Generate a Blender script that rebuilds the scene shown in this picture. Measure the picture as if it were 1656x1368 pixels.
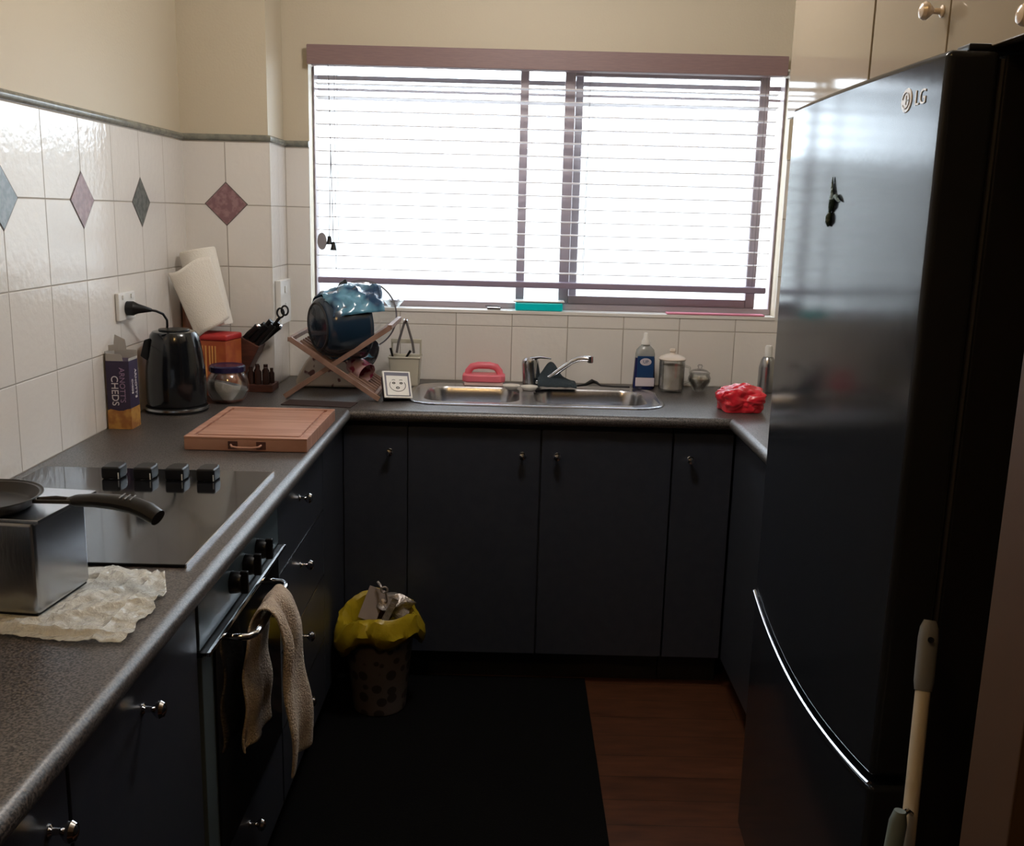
import bpy, bmesh, math, random
from mathutils import Vector, Matrix, noise
random.seed(7)
PI = math.pi
for o in list(bpy.data.objects): bpy.data.objects.remove(o)
S = bpy.context.scene
C = S.collection
# ------------------------------------------------------------------ camera
cam = bpy.data.cameras.new('camera'); camo = bpy.data.objects.new('camera', cam); C.objects.link(camo)
CX, CY, CZ, YAW, PITCH, ROLL, F = 1.0849, -3.5551, 1.4887, .0018, -.2057, .0255, 1606.4
cam.sensor_fit = 'HORIZONTAL'; cam.sensor_width = 36; cam.lens = F * 36 / 1656
cam.clip_start = .02
fw = Vector((math.sin(YAW)*math.cos(PITCH), math.cos(YAW)*math.cos(PITCH), math.sin(PITCH)))
rt = Vector((math.cos(YAW), -math.sin(YAW), 0)); up = rt.cross(fw)
c, s = math.cos(ROLL), math.sin(ROLL)
r2 = rt*c + up*s; u2 = up*c - rt*s
M = Matrix((r2, u2, -fw)).transposed().to_4x4(); M.translation = (CX, CY, CZ)
camo.matrix_world = M
S.camera = camo
# ------------------------------------------------------------------ colour management, world, lights
S.view_settings.view_transform = 'Standard'; S.view_settings.look = 'None'
S.view_settings.gamma = 1; S.view_settings.use_curve_mapping = False
S.view_settings.exposure = 0.0
W = bpy.data.worlds.new('world'); S.world = W; W.use_nodes = True
bg = W.node_tree.nodes['Background']; bg.inputs[0].default_value = (.82, .91, 1, 1); bg.inputs[1].default_value = 11.0
def area(name, loc, rot, sx, sy, power, col, portal=False):
    l = bpy.data.lights.new(name, 'AREA'); l.shape = 'RECTANGLE'; l.size = sx; l.size_y = sy
    l.energy = power; l.color = col
    if portal: l.cycles.is_portal = True
    o = bpy.data.objects.new(name, l); C.objects.link(o); o.location = loc; o.rotation_euler = rot
    return o
area('window_portal', (1.18, .16, 1.58), (-PI/2, 0, 0), 1.75, .95, 1, (1, 1, 1), True)
def point(name, loc, power, col, r=.06):
    l = bpy.data.lights.new(name, 'POINT'); l.energy = power; l.color = col; l.shadow_soft_size = r
    o = bpy.data.objects.new(name, l); C.objects.link(o); o.location = loc; return o
point('kitchen_fill_light', (1.15, -1.25, 2.32), 26.0, (1, .95, .91), .12)  # added fill that brightens the back wall, no known lamp here
point('entry_fill_light', (.85, -2.85, 2.45), 11.0, (1, .60, .22), .1)  # added warm fill for the upper left wall, not a known source
point('hall_lamp_light', (2.3, -3.35, .8), 2.0, (1, .5, .15), .08)

# ------------------------------------------------------------------ materials
def mat(name, col, rough=.5, metal=0, spec=.5, bump=0, bscale=40, col2=None, cscale=20, coat=0, trans=0, cdetail=2, ramp=(.4, .6), stretch=None, emit=None, ior=None, aniso=0, sheen=0):
    m = bpy.data.materials.new(name); m.use_nodes = True; nt = m.node_tree; b = nt.nodes['Principled BSDF']
    b.inputs['Base Color'].default_value = (*col, 1); b.inputs['Roughness'].default_value = rough
    b.inputs['Metallic'].default_value = metal; b.inputs['Specular IOR Level'].default_value = spec
    b.inputs['Coat Weight'].default_value = coat; b.inputs['Transmission Weight'].default_value = trans
    b.inputs['Sheen Weight'].default_value = sheen
    if coat: b.inputs['Coat Roughness'].default_value = .05
    if ior: b.inputs['IOR'].default_value = ior
    if aniso: b.inputs['Anisotropic'].default_value = aniso
    if emit: b.inputs['Emission Color'].default_value = (*col, 1); b.inputs['Emission Strength'].default_value = emit
    tc = nt.nodes.new('ShaderNodeTexCoord'); vec = tc.outputs['Object']
    if stretch:
        mp = nt.nodes.new('ShaderNodeMapping'); mp.inputs['Scale'].default_value = stretch
        nt.links.new(vec, mp.inputs[0]); vec = mp.outputs[0]
    if col2:
        n = nt.nodes.new('ShaderNodeTexNoise'); n.inputs['Scale'].default_value = cscale; n.inputs['Detail'].default_value = cdetail
        nt.links.new(vec, n.inputs['Vector'])
        r = nt.nodes.new('ShaderNodeValToRGB'); r.color_ramp.elements[0].position = ramp[0]; r.color_ramp.elements[1].position = ramp[1]
        r.color_ramp.elements[0].color = (*col, 1); r.color_ramp.elements[1].color = (*col2, 1)
        nt.links.new(n.outputs[0], r.inputs[0]); nt.links.new(r.outputs[0], b.inputs['Base Color'])
    if bump:
        n = nt.nodes.new('ShaderNodeTexNoise'); n.inputs['Scale'].default_value = bscale; n.inputs['Detail'].default_value = 3
        nt.links.new(vec, n.inputs['Vector'])
        bp = nt.nodes.new('ShaderNodeBump'); bp.inputs['Strength'].default_value = bump; bp.inputs['Distance'].default_value = .01
        nt.links.new(n.outputs[0], bp.inputs['Height']); nt.links.new(bp.outputs[0], b.inputs['Normal'])
    return m
def tile_mat(name, ax, off, zoff=.1, size=.2, col=(.78, .75, .71), grout=(.40, .36, .31)):
    m = bpy.data.materials.new(name); m.use_nodes = True; nt = m.node_tree; b = nt.nodes['Principled BSDF']; L = nt.links; b.inputs['Specular IOR Level'].default_value = .55
    N = lambda t, **k: nt.nodes.new(t)
    tc = N('ShaderNodeTexCoord'); sp = N('ShaderNodeSeparateXYZ'); L.new(tc.outputs['Object'], sp.inputs[0])
    def ma(op, a, bb, cc=None):
        n = N('ShaderNodeMath'); n.operation = op
        for i, v in enumerate((a, bb, cc)):
            if v is None: continue
            if isinstance(v, (int, float)): n.inputs[i].default_value = v
            else: L.new(v, n.inputs[i])
        return n.outputs[0]
    def dist(v, o):
        q = ma('DIVIDE', ma('SUBTRACT', v, o), size)
        f = ma('FRACT', ma('ADD', q, 50.0), 0.0)
        return ma('MULTIPLY', ma('MINIMUM', f, ma('SUBTRACT', 1.0, f)), size), ma('FLOOR', ma('ADD', q, 50.0), 0.0)
    d1, i1 = dist(sp.outputs[ax], off); d2, i2 = dist(sp.outputs[2], zoff)
    d = ma('MINIMUM', d1, d2)
    mr = N('ShaderNodeMapRange'); mr.inputs[1].default_value = .0010; mr.inputs[2].default_value = .0022; L.new(d, mr.inputs[0])
    # slight tone difference from tile to tile
    wn = N('ShaderNodeTexWhiteNoise'); cb = N('ShaderNodeCombineXYZ'); L.new(i1, cb.inputs[0]); L.new(i2, cb.inputs[1]); L.new(cb.outputs[0], wn.inputs['Vector'])
    hv = N('ShaderNodeHueSaturation'); hv.inputs['Color'].default_value = (*col, 1)
    L.new(ma('MULTIPLY_ADD', wn.outputs[0], .07, .96), hv.inputs['Value'])
    mx = N('ShaderNodeMix'); mx.data_type = 'RGBA'; mx.inputs[6].default_value = (*grout, 1)
    L.new(hv.outputs[0], mx.inputs[7]); L.new(mr.outputs[0], mx.inputs[0]); L.new(mx.outputs[2], b.inputs['Base Color'])
    L.new(ma('MULTIPLY_ADD', mr.outputs[0], -.62, .75), b.inputs['Roughness'])
    n1 = N('ShaderNodeTexNoise'); n1.inputs['Scale'].default_value = 46; n1.inputs['Detail'].default_value = 2; L.new(tc.outputs['Object'], n1.inputs['Vector'])
    h = ma('ADD', ma('MULTIPLY', mr.outputs[0], .45), ma('MULTIPLY', n1.outputs[0], .42))
    bp = N('ShaderNodeBump'); bp.inputs['Strength'].default_value = .55; bp.inputs['Distance'].default_value = .004
    L.new(h, bp.inputs['Height']); L.new(bp.outputs[0], b.inputs['Normal'])
    return m
def wood_floor():
    m = bpy.data.materials.new('floor_vinyl'); m.use_nodes = True; nt = m.node_tree; b = nt.nodes['Principled BSDF']; L = nt.links
    tc = nt.nodes.new('ShaderNodeTexCoord'); mp = nt.nodes.new('ShaderNodeMapping'); mp.inputs['Scale'].default_value = (3, 14, 1); L.new(tc.outputs['Object'], mp.inputs[0])
    n = nt.nodes.new('ShaderNodeTexNoise'); n.inputs['Scale'].default_value = 3; n.inputs['Detail'].default_value = 5; L.new(mp.outputs[0], n.inputs['Vector'])
    r = nt.nodes.new('ShaderNodeValToRGB'); e = r.color_ramp.elements; e[0].position = .3; e[1].position = .7
    e[0].color = (.048, .016, .007, 1); e[1].color = (.098, .034, .014, 1); L.new(n.outputs[0], r.inputs[0])
    br = nt.nodes.new('ShaderNodeTexBrick'); br.inputs['Scale'].default_value = 1; br.inputs['Mortar Size'].default_value = .002
    br.inputs['Brick Width'].default_value = .9; br.inputs['Row Height'].default_value = .11
    br.inputs['Color1'].default_value = (1, 1, 1, 1); br.inputs['Color2'].default_value = (.82, .82, .82, 1); br.inputs['Mortar'].default_value = (.35, .35, .35, 1)
    L.new(tc.outputs['Object'], br.inputs['Vector'])
    mx = nt.nodes.new('ShaderNodeMix'); mx.data_type = 'RGBA'; mx.blend_type = 'MULTIPLY'; mx.inputs[0].default_value = 1
    L.new(r.outputs[0], mx.inputs[6]); L.new(br.outputs[0], mx.inputs[7]); L.new(mx.outputs[2], b.inputs['Base Color'])
    b.inputs['Roughness'].default_value = .42
    return m
def glass_mat(name, tint=(1, 1, 1), refl=.12, rough=.02):
    m = bpy.data.materials.new(name); m.use_nodes = True; nt = m.node_tree; nt.nodes.clear(); L = nt.links
    o = nt.nodes.new('ShaderNodeOutputMaterial'); t = nt.nodes.new('ShaderNodeBsdfTransparent'); t.inputs[0].default_value = (*tint, 1)
    g = nt.nodes.new('ShaderNodeBsdfGlossy'); g.inputs['Roughness'].default_value = rough
    lw = nt.nodes.new('ShaderNodeLayerWeight'); lw.inputs[0].default_value = .35
    mu = nt.nodes.new('ShaderNodeMath'); mu.operation = 'MULTIPLY_ADD'; mu.inputs[1].default_value = .6; mu.inputs[2].default_value = refl*.4; L.new(lw.outputs['Fresnel'], mu.inputs[0])
    x = nt.nodes.new('ShaderNodeMixShader'); L.new(mu.outputs[0], x.inputs[0]); L.new(t.outputs[0], x.inputs[1]); L.new(g.outputs[0], x.inputs[2]); L.new(x.outputs[0], o.inputs[0])
    return m
def spots_mat(name, base, spot, scale, thr):
    m = bpy.data.materials.new(name); m.use_nodes = True; nt = m.node_tree; b = nt.nodes['Principled BSDF']; L = nt.links
    tc = nt.nodes.new('ShaderNodeTexCoord'); v = nt.nodes.new('ShaderNodeTexVoronoi'); v.inputs['Scale'].default_value = scale; v.inputs['Randomness'].default_value = .55
    L.new(tc.outputs['Object'], v.inputs['Vector'])
    r = nt.nodes.new('ShaderNodeValToRGB'); e = r.color_ramp.elements; e[0].position = thr; e[1].position = thr+.04
    e[0].color = (*spot, 1); e[1].color = (*base, 1); L.new(v.outputs['Distance'], r.inputs[0]); L.new(r.outputs[0], b.inputs['Base Color'])
    b.inputs['Roughness'].default_value = .5
    return m
def worktop_mat():
    m = bpy.data.materials.new('speckled_laminate'); m.use_nodes = True; nt = m.node_tree; b = nt.nodes['Principled BSDF']; L = nt.links
    tc = nt.nodes.new('ShaderNodeTexCoord')
    n = nt.nodes.new('ShaderNodeTexNoise'); n.inputs['Scale'].default_value = 290; n.inputs['Detail'].default_value = 3; L.new(tc.outputs['Object'], n.inputs['Vector'])
    r = nt.nodes.new('ShaderNodeValToRGB'); e = r.color_ramp.elements; e[0].position = .40; e[1].position = .60
    e[0].color = (.006, .005, .005, 1); e[1].color = (.115, .100, .094, 1); L.new(n.outputs[0], r.inputs[0])
    L.new(r.outputs[0], b.inputs['Base Color']); b.inputs['Roughness'].default_value = .38; b.inputs['Specular IOR Level'].default_value = .9
    bp = nt.nodes.new('ShaderNodeBump'); bp.inputs['Strength'].default_value = .12; bp.inputs['Distance'].default_value = .002
    L.new(n.outputs[0], bp.inputs['Height']); L.new(bp.outputs[0], b.inputs['Normal'])
    return m
PAINT = mat('cream_paint', (.595, .525, .40), .55, bump=.06, bscale=140)
CEIL = mat('ceiling_paint', (.8, .77, .7), .8)
TL = tile_mat('tile_left', 1, -1.0117); TB = tile_mat('tile_back', 0, .8818); TPF = tile_mat('tile_pier_front', 0, .136); TPS = tile_mat('tile_pier_side', 1, -.11)
GREEN_T = mat('grey_green_tile', (.105, .125, .12), .22, col2=(.16, .18, .17), cscale=60)
MAUVE_T = mat('mauve_tile', (.235, .125, .135), .22, col2=(.33, .19, .20), cscale=60)
BLUE_T = mat('grey_blue_tile', (.16, .2, .23), .22, col2=(.24, .28, .31), cscale=60)
GROUT_D = mat('dark_grout', (.12, .1, .09), .7)
BORDER = mat('border_tile', (.17, .175, .15), .25, col2=(.23, .23, .19), cscale=50)
FLOOR = wood_floor()
MATB = mat('black_rubber', (.002, .002, .0022), .95, spec=.1, bump=.3, bscale=300)
CAB = mat('charcoal_laminate', (.029, .033, .046), .33, col2=(.034, .038, .050), cscale=30, bump=.03, bscale=400)
CARC = mat('black_board', (.012, .012, .014), .6)
WORK = worktop_mat()
CREAM = mat('cream_gloss_door', (.27, .225, .165), .06, spec=.35)
CERAM = mat('cream_ceramic', (.78, .68, .58), .12, col2=(.55, .42, .36), cscale=40, ramp=(.55, .75))
STEEL = mat('brushed_steel', (.42, .43, .45), .25, 1, bump=.03, bscale=60, stretch=(1, 30, 1))
CHROME = mat('chrome', (.75, .75, .77), .1, 1)
BLACKG = mat('black_glass', (.006, .006, .007), .07, spec=.33)
BLACKP = mat('black_plastic', (.008, .008, .009), .35, spec=.3)
BLACKM = mat('matt_black_metal', (.018, .018, .02), .42)
FRIDGE = mat('black_fridge_enamel', (.016, .018, .023), .13, metal=.0, spec=.24, bump=.012, bscale=25)
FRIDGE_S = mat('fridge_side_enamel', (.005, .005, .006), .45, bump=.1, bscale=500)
WHITEP = mat('white_plastic', (.78, .77, .74), .3)
FRAME = mat('mauve_aluminium', (.36, .30, .31), .4)
SLAT = mat('blind_slat', (.80, .77, .79), .4)
RAIL = mat('blind_rail', (.30, .24, .33), .45)
VAL = mat('blind_valance', (.23, .145, .145), .5, col2=(.26, .165, .16), cscale=30, stretch=(1, 20, 20))
SILL = mat('sill_tile', (.8, .78, .74), .25)
GLASS = glass_mat('window_glass', (.97, .99, 1), .08)
CGLASS = glass_mat('clear_glass', (.97, .98, .98), .2, .05)
BOARD = mat('board_wood', (.33, .15, .095), .45, col2=(.43, .225, .155), cscale=9, cdetail=4, stretch=(.6, 6, 1), bump=.06, bscale=30)
DWOOD = mat('dark_wood', (.06, .02, .014), .45, col2=(.10, .035, .022), cscale=14, stretch=(1, 1, 5))
RWOOD = mat('rack_wood', (.22, .125, .09), .5, col2=(.30, .18, .135), cscale=18, stretch=(1, 6, 1))
PAPER = mat('paper_towel', (.86, .82, .74), .9, bump=.25, bscale=260)
NAVY = mat('navy_card', (.035, .022, .06), .45)
GOLD = mat('golden_print', (.52, .27, .06), .5, col2=(.34, .13, .03), cscale=38)
GREYCARD = mat('card_inside', (.42, .40, .37), .8)
LILAC = mat('lilac_print', (.34, .22, .36), .5)
WHITEINK = mat('white_print', (.72, .68, .72), .5)
RUST = mat('rust_card', (.42, .085, .03), .5, col2=(.52, .14, .04), cscale=22)
YELINK = mat('straw_print', (.74, .38, .12), .5)
REDP = mat('red_plastic', (.66, .018, .035), .26, coat=.3, bump=.3, bscale=45)
REDCARD = mat('red_card', (.50, .03, .03), .4)
SUGAR = mat('white_sugar', (.8, .79, .77), .8, bump=.2, bscale=200)
NAVYL = mat('navy_lid', (.02, .015, .06), .25)
PANB = mat('blue_black_enamel', (.010, .026, .050), .2, coat=.35, bump=.10, bscale=26)
TEAL = mat('blue_film', (.010, .045, .11), .15, col2=(.11, .29, .42), cscale=11, ramp=(.42, .55), coat=.3, bump=.3, bscale=18)
FLORAL = mat('floral_cream', (.62, .56, .50), .25, col2=(.16, .07, .07), cscale=26, ramp=(.62, .66))
CREAMP = mat('cream_plastic', (.55, .52, .42), .35)
PINK = mat('pink_plastic', (.80, .17, .22), .35)
PINKL = mat('pink_white_bristle', (.74, .55, .52), .8)
WCUP = mat('white_rubber', (.68, .65, .60), .4)
DCLOTH = mat('dark_teal_cloth', (.022, .035, .045), .9, bump=.5, bscale=180)
DETG = mat('blue_liquid', (.008, .012, .07), .12, coat=.5)
CLEARP = mat('clear_plastic_neck', (.30, .31, .30), .15, spec=.7)
LABEL = mat('blue_label', (.008, .045, .14), .35)
LABEL_L = mat('pale_label', (.58, .52, .56), .4)
TURQ = mat('turquoise_plastic', (.0, .72, .78), .3)
TOWEL = mat('beige_terry', (.56, .46, .35), .95, col2=(.44, .34, .26), cscale=24, bump=.8, bscale=260, sheen=.3)
YELBAG = mat('yellow_bag', (.36, .26, .01), .35, coat=.2, bump=.3, bscale=30)
BINM = spots_mat('spotted_bin', (.12, .10, .095), (.035, .028, .026), 24, .38)
CARDB = mat('waste_card', (.30, .24, .21), .8)
FOILM = mat('waste_foil', (.42, .38, .36), .35, .6, bump=.6, bscale=60)
BROWNP = mat('waste_brown', (.10, .035, .02), .5)
SHEETP = mat('thin_film', (.88, .92, .90), .16, bump=.9, bscale=60)
nt_ = SHEETP.node_tree; tr_ = nt_.nodes.new('ShaderNodeBsdfTransparent'); mx_ = nt_.nodes.new('ShaderNodeMixShader'); mx_.inputs[0].default_value = .50
nt_.links.new(tr_.outputs[0], mx_.inputs[1]); nt_.links.new(nt_.nodes['Principled BSDF'].outputs[0], mx_.inputs[2]); nt_.links.new(mx_.outputs[0], nt_.nodes['Material Output'].inputs[0])
GREYP = mat('grey_rubber_grip', (.16, .165, .17), .6)
POLE = mat('pale_pole', (.50, .44, .34), .4)
DUSTG = mat('grey_green_plastic', (.16, .2, .2), .5)
MAGN = mat('bronze_green', (.035, .07, .06), .4, bump=.5, bscale=200)
CORDM = mat('blind_cord', (.20, .18, .2), .7)
NIB = mat('doorway_timber', (.075, .038, .018), .6)
BRICK = mat('outside_render', (.40, .40, .39), .9, col2=(.34, .34, .33), cscale=3)
PAVE = mat('outside_paving', (.45, .44, .42), .9)
BRISTLE = mat('broom_bristle', (.05, .05, .06), .9)
LAMPM = mat('lamp_opal', (1, .8, .55), .4, emit=1.0)

# ------------------------------------------------------------------ helpers
def nb(): return bmesh.new()
def add_box(bm, x0, y0, z0, x1, y1, z1, bev=0, seg=2, rot=None, mi=0):
    r = bmesh.ops.create_cube(bm, size=1)['verts']
    ctr = Vector(((x0+x1)/2, (y0+y1)/2, (z0+z1)/2))
    bmesh.ops.scale(bm, vec=(abs(x1-x0), abs(y1-y0), abs(z1-z0)), verts=r)
    if bev:
        es = list({e for v in r for e in v.link_edges})
        res = bmesh.ops.bevel(bm, geom=es, offset=bev, segments=seg, affect='EDGES', profile=.5)
        r = list({v for v in res['verts']} | {v for v in r if v.is_valid})
    if rot is not None: bmesh.ops.transform(bm, matrix=rot.to_4x4(), verts=r)
    bmesh.ops.translate(bm, vec=ctr, verts=r)
    if mi:
        for f in {f for v in r for f in v.link_faces}: f.material_index = mi
    return r
def bx(*a, **k):
    bm = nb(); add_box(bm, *a, **k); return bm
def frame_from(d):
    d = Vector(d).normalized(); a = Vector((0, 0, 1)) if abs(d.z) < .95 else Vector((1, 0, 0))
    u = d.cross(a).normalized(); v = d.cross(u).normalized(); return u, v, d
def add_tube(bm, pts, rad, n=12, cap=True, flat=1.0, upv=None):
    pts = [Vector(p) for p in pts]; rings = []; pu = None
    for i, p in enumerate(pts):
        d = (pts[min(i+1, len(pts)-1)] - pts[max(i-1, 0)]).normalized()
        if pu is None:
            if upv is not None: u = Vector(upv) - d*d.dot(Vector(upv)); u.normalize()
            else: u, _, _ = frame_from(d)
        else: u = (pu - d*d.dot(pu)).normalized()
        pu = u; v = d.cross(u)
        r = rad[i] if isinstance(rad, (list, tuple)) else rad
        rings.append([bm.verts.new(p + u*math.cos(2*PI*k/n)*r*flat + v*math.sin(2*PI*k/n)*r) for k in range(n)])
    for a, b in zip(rings, rings[1:]):
        for k in range(n): bm.faces.new((a[k], a[(k+1) % n], b[(k+1) % n], b[k]))
    if cap: bm.faces.new(rings[0][::-1]); bm.faces.new(rings[-1])
def tube(*a, **k):
    bm = nb(); add_tube(bm, *a, **k); return bm
def add_lathe(bm, prof, o=(0, 0, 0), d=(0, 0, 1), n=32, mi=0, wob=None):
    u, v, d = frame_from(d); o = Vector(o); rings = []
    for r, h in prof:
        if r < 1e-6: rings.append([bm.verts.new(o + d*h)])
        else:
            ring = []
            for k in range(n):
                a = 2*PI*k/n; rr, hh = (r, h) if wob is None else wob(r, h, a)
                ring.append(bm.verts.new(o + d*hh + (u*math.cos(a) + v*math.sin(a))*rr))
            rings.append(ring)
    fs = []
    for a, b in zip(rings, rings[1:]):
        for k in range(n):
            k2 = (k+1) % n
            if len(a) == 1 and len(b) == 1: continue
            if len(a) == 1: fs.append(bm.faces.new((a[0], b[k2], b[k])))
            elif len(b) == 1: fs.append(bm.faces.new((a[k], a[k2], b[0])))
            else: fs.append(bm.faces.new((a[k], a[k2], b[k2], b[k])))
    for f in fs: f.material_index = mi
def lathe(*a, **k):
    bm = nb(); add_lathe(bm, *a, **k); return bm
def add_prism(bm, poly, axis, a0, a1, bev=0, seg=2, mi=0):
    """poly: 2D points; axis 0/1/2 = extruded along"""
    def P(p, a): return [(a, p[0], p[1]), (p[0], a, p[1]), (p[0], p[1], a)][axis]
    A = [bm.verts.new(P(p, a0)) for p in poly]; B = [bm.verts.new(P(p, a1)) for p in poly]
    fs = [bm.faces.new(A), bm.faces.new(B[::-1])]
    n = len(poly)
    for k in range(n): fs.append(bm.faces.new((A[k], B[k], B[(k+1) % n], A[(k+1) % n])))
    bmesh.ops.recalc_face_normals(bm, faces=fs)
    for f in fs: f.material_index = mi
    if bev:
        es = list({e for f in fs for e in f.edges if e.calc_face_angle(0) > .6})
        bmesh.ops.bevel(bm, geom=es, offset=bev, segments=seg, affect='EDGES', profile=.5)
def prism(*a, **k):
    bm = nb(); add_prism(bm, *a, **k); return bm
def jitter(bm, amp, sc, seed=0, fn=None):
    for v in bm.verts:
        q = v.co*sc + Vector((seed*3.1, seed*7.7, seed))
        d = noise.noise_vector(q)*amp
        if fn: d = fn(v.co, d)
        v.co += d
def obj(name, bm, m, parent=None, smooth=True, mods=None, origin=None):
    me = bpy.data.meshes.new(name)
    o = bpy.data.objects.new(name, me)
    off = Vector((0, 0, 0))
    if parent is not None:
        q = parent
        while q is not None: off += q.location; q = q.parent
    elif origin is not None: off = Vector(origin); o.location = off
    if off.length: bmesh.ops.translate(bm, vec=-off, verts=bm.verts)
    bmesh.ops.recalc_face_normals(bm, faces=bm.faces)
    bm.to_mesh(me); bm.free()
    for x in (m if isinstance(m, (list, tuple)) else [m]): me.materials.append(x)
    if smooth:
        me.polygons.foreach_set('use_smooth', [True]*len(me.polygons)); 
        try: me.set_sharp_from_angle(angle=.6)
        except Exception: pass
    C.objects.link(o)
    if parent is not None: o.parent = parent
    if smooth and not mods:
        w = o.modifiers.new('weighted_normal', 'WEIGHTED_NORMAL'); w.keep_sharp = True; w.weight = 80
    for t, kw in (mods or []):
        md = o.modifiers.new(t.lower(), t)
        for k, v in kw.items(): setattr(md, k, v)
    return o
def tag(o, label=None, cat=None, group=None, kind=None):
    if label: o['label'] = label
    if cat: o['category'] = cat
    if group: o['group'] = group
    if kind: o['kind'] = kind
    return o
def thing(name, label, cat, loc=(0, 0, 0), group=None):
    o = bpy.data.objects.new(name, None); C.objects.link(o); o.location = loc; o.empty_display_size = .05
    return tag(o, label, cat, group)
def struct(name, bm, m, parent=None, smooth=False, label=None):
    o = obj(name, bm, m, parent, smooth)
    if parent is None: o['kind'] = 'structure'
    return o
def text(name, body, size, m, parent, org, xdir, ydir, ext=.0006, align='CENTER'):
    """flat lettering laid on a surface: xdir reading direction, ydir up of the letters"""
    cu = bpy.data.curves.new(name, 'FONT'); cu.body = body; cu.size = size; cu.extrude = ext; cu.align_x = align; cu.align_y = 'CENTER'
    cu.materials.append(m)
    tmp = bpy.data.objects.new(name + '_tmp', cu); C.objects.link(tmp)
    dg = bpy.context.evaluated_depsgraph_get(); me = bpy.data.meshes.new_from_object(tmp.evaluated_get(dg)); bpy.data.objects.remove(tmp)
    x = Vector(xdir).normalized(); y = Vector(ydir).normalized(); z = x.cross(y)
    R = Matrix((x, y, z)).transposed().to_4x4(); R.translation = Vector(org)
    bm = nb(); bm.from_mesh(me); bm.transform(R); bpy.data.meshes.remove(me)
    return obj(name, bm, m, parent, smooth=False)

# ================================================================== SETTING
WT = 2.05   # a little above the window head
struct('floor', bx(-.15, -5.6, -.1, 3.6, .15, 0), FLOOR)
struct('ceiling', bx(-.15, -5.6, 2.5, 3.6, .15, 2.6), CEIL)
# left wall: painted plaster, tiled band in front of it, border above the tiles
wl = struct('wall_left', bx(-.15, -5.6, 0, -.008, .15, 2.5), PAINT)
def diamond(bm, axis, plane, u, z, half, mi, t=.0016, g=.004):
    for hh, tt, k in ((half+g, t*.5, 4), (half, t, mi)):
        poly = [(u-hh, z), (u, z-hh), (u+hh, z), (u, z+hh)]
        if axis == 0: add_prism(bm, poly, 0, plane-.002, plane+tt, mi=k)
        else: add_prism(bm, poly, 1, plane+.002, plane-tt, mi=k)
TM = [None, GREEN_T, MAUVE_T, BLUE_T, GROUT_D]
bm = bx(-.008, -3.9, .86, 0, -.222, 1.703)
for u, k in ((-.6117, 1), (-1.0117, 2), (-1.4117, 3), (-1.8117, 2), (-2.2117, 1), (-2.6117, 2), (-3.0117, 3)): diamond(bm, 0, 0, u, 1.5, .067, k)
obj('tiled_splashback', bm, [TL]+TM[1:], wl, smooth=False)
def border(name, pts, parent):
    # half round pencil tile following a wall line, profile radius 9 mm
    bm = tube(pts, .0105, n=12, flat=.9); return obj(name, bm, BORDER, parent)
border('border_trim', [(0, -3.9, 1.713), (0, -.222, 1.713)], wl)
# pier in the left corner
PX, PY = .2823, -.2222
pr = struct('wall_pier', bx(-.0085, PY+.006, 0, PX-.006, .004, 2.5), PAINT)
bm = bx(.0, PY, .901, PX-.0062, PY+.006, 1.703); diamond(bm, 1, PY, .136, 1.503, .067, 2)
obj('tiled_front', bm, [TPF]+TM[1:], pr, smooth=False)
obj('tiled_return', bx(PX-.006, PY, .901, PX, 0, 1.703), TPS, pr, smooth=False)
border('border_trim', [(0, PY, 1.713), (PX, PY, 1.713), (PX, 0, 1.713)], pr)
# back wall with the window opening
WX0, WX1, WZ0, WZ1 = .365, 2.02, 1.157, 2.0
bm = nb()
add_box(bm, -.15, .006, 0, 3.6, .15, WZ0-.012); add_box(bm, -.15, .006, WZ1, 3.6, .15, 2.5)
add_box(bm, -.15, .006, WZ0-.012, WX0, .15, WZ1); add_box(bm, WX1, .006, WZ0-.012, 3.6, .15, WZ1)
wb = struct('wall_back', bm, PAINT)
bm = nb(); add_box(bm, PX, 0, .86, 2.35, .006, WZ0-.012); add_box(bm, PX, 0, WZ0-.012, WX0, .006, 1.703); add_box(bm, WX1, 0, WZ0-.012, 2.35, .006, 1.703)
obj('tiled_splashback', bm, TB, wb, smooth=False)
border('border_trim', [(PX, 0, 1.713), (WX0, 0, 1.713)], wb)
obj('window_sill', bx(WX0, -.004, WZ0-.012, WX1, .15, WZ0, bev=.002), SILL, wb)
struct('wall_right', bx(2.35, -2.7, 0, 2.5, .006, 2.5), PAINT)
struct('wall_doorway', bx(1.578, -2.692, 0, 2.35, -2.60, 2.5, bev=.003), NIB, smooth=True)
bm = nb(); add_box(bm, -.15, -5.75, 0, 3.6, -5.6, 2.5); struct('wall_front', bm, mat('hall_paint_dimmed', (.08, .06, .045), .8))  # dimness of the unseen hall put into dark paint, keeps its reflections low
struct('wall_hall', bx(3.45, -5.6, 0, 3.6, -2.7, 2.5), mat('hall_side_dimmed', (.08, .06, .045), .8))
struct('wall_hall_end', bx(2.5, -2.7, 0, 3.45, -2.6, 2.5), NIB)

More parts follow.
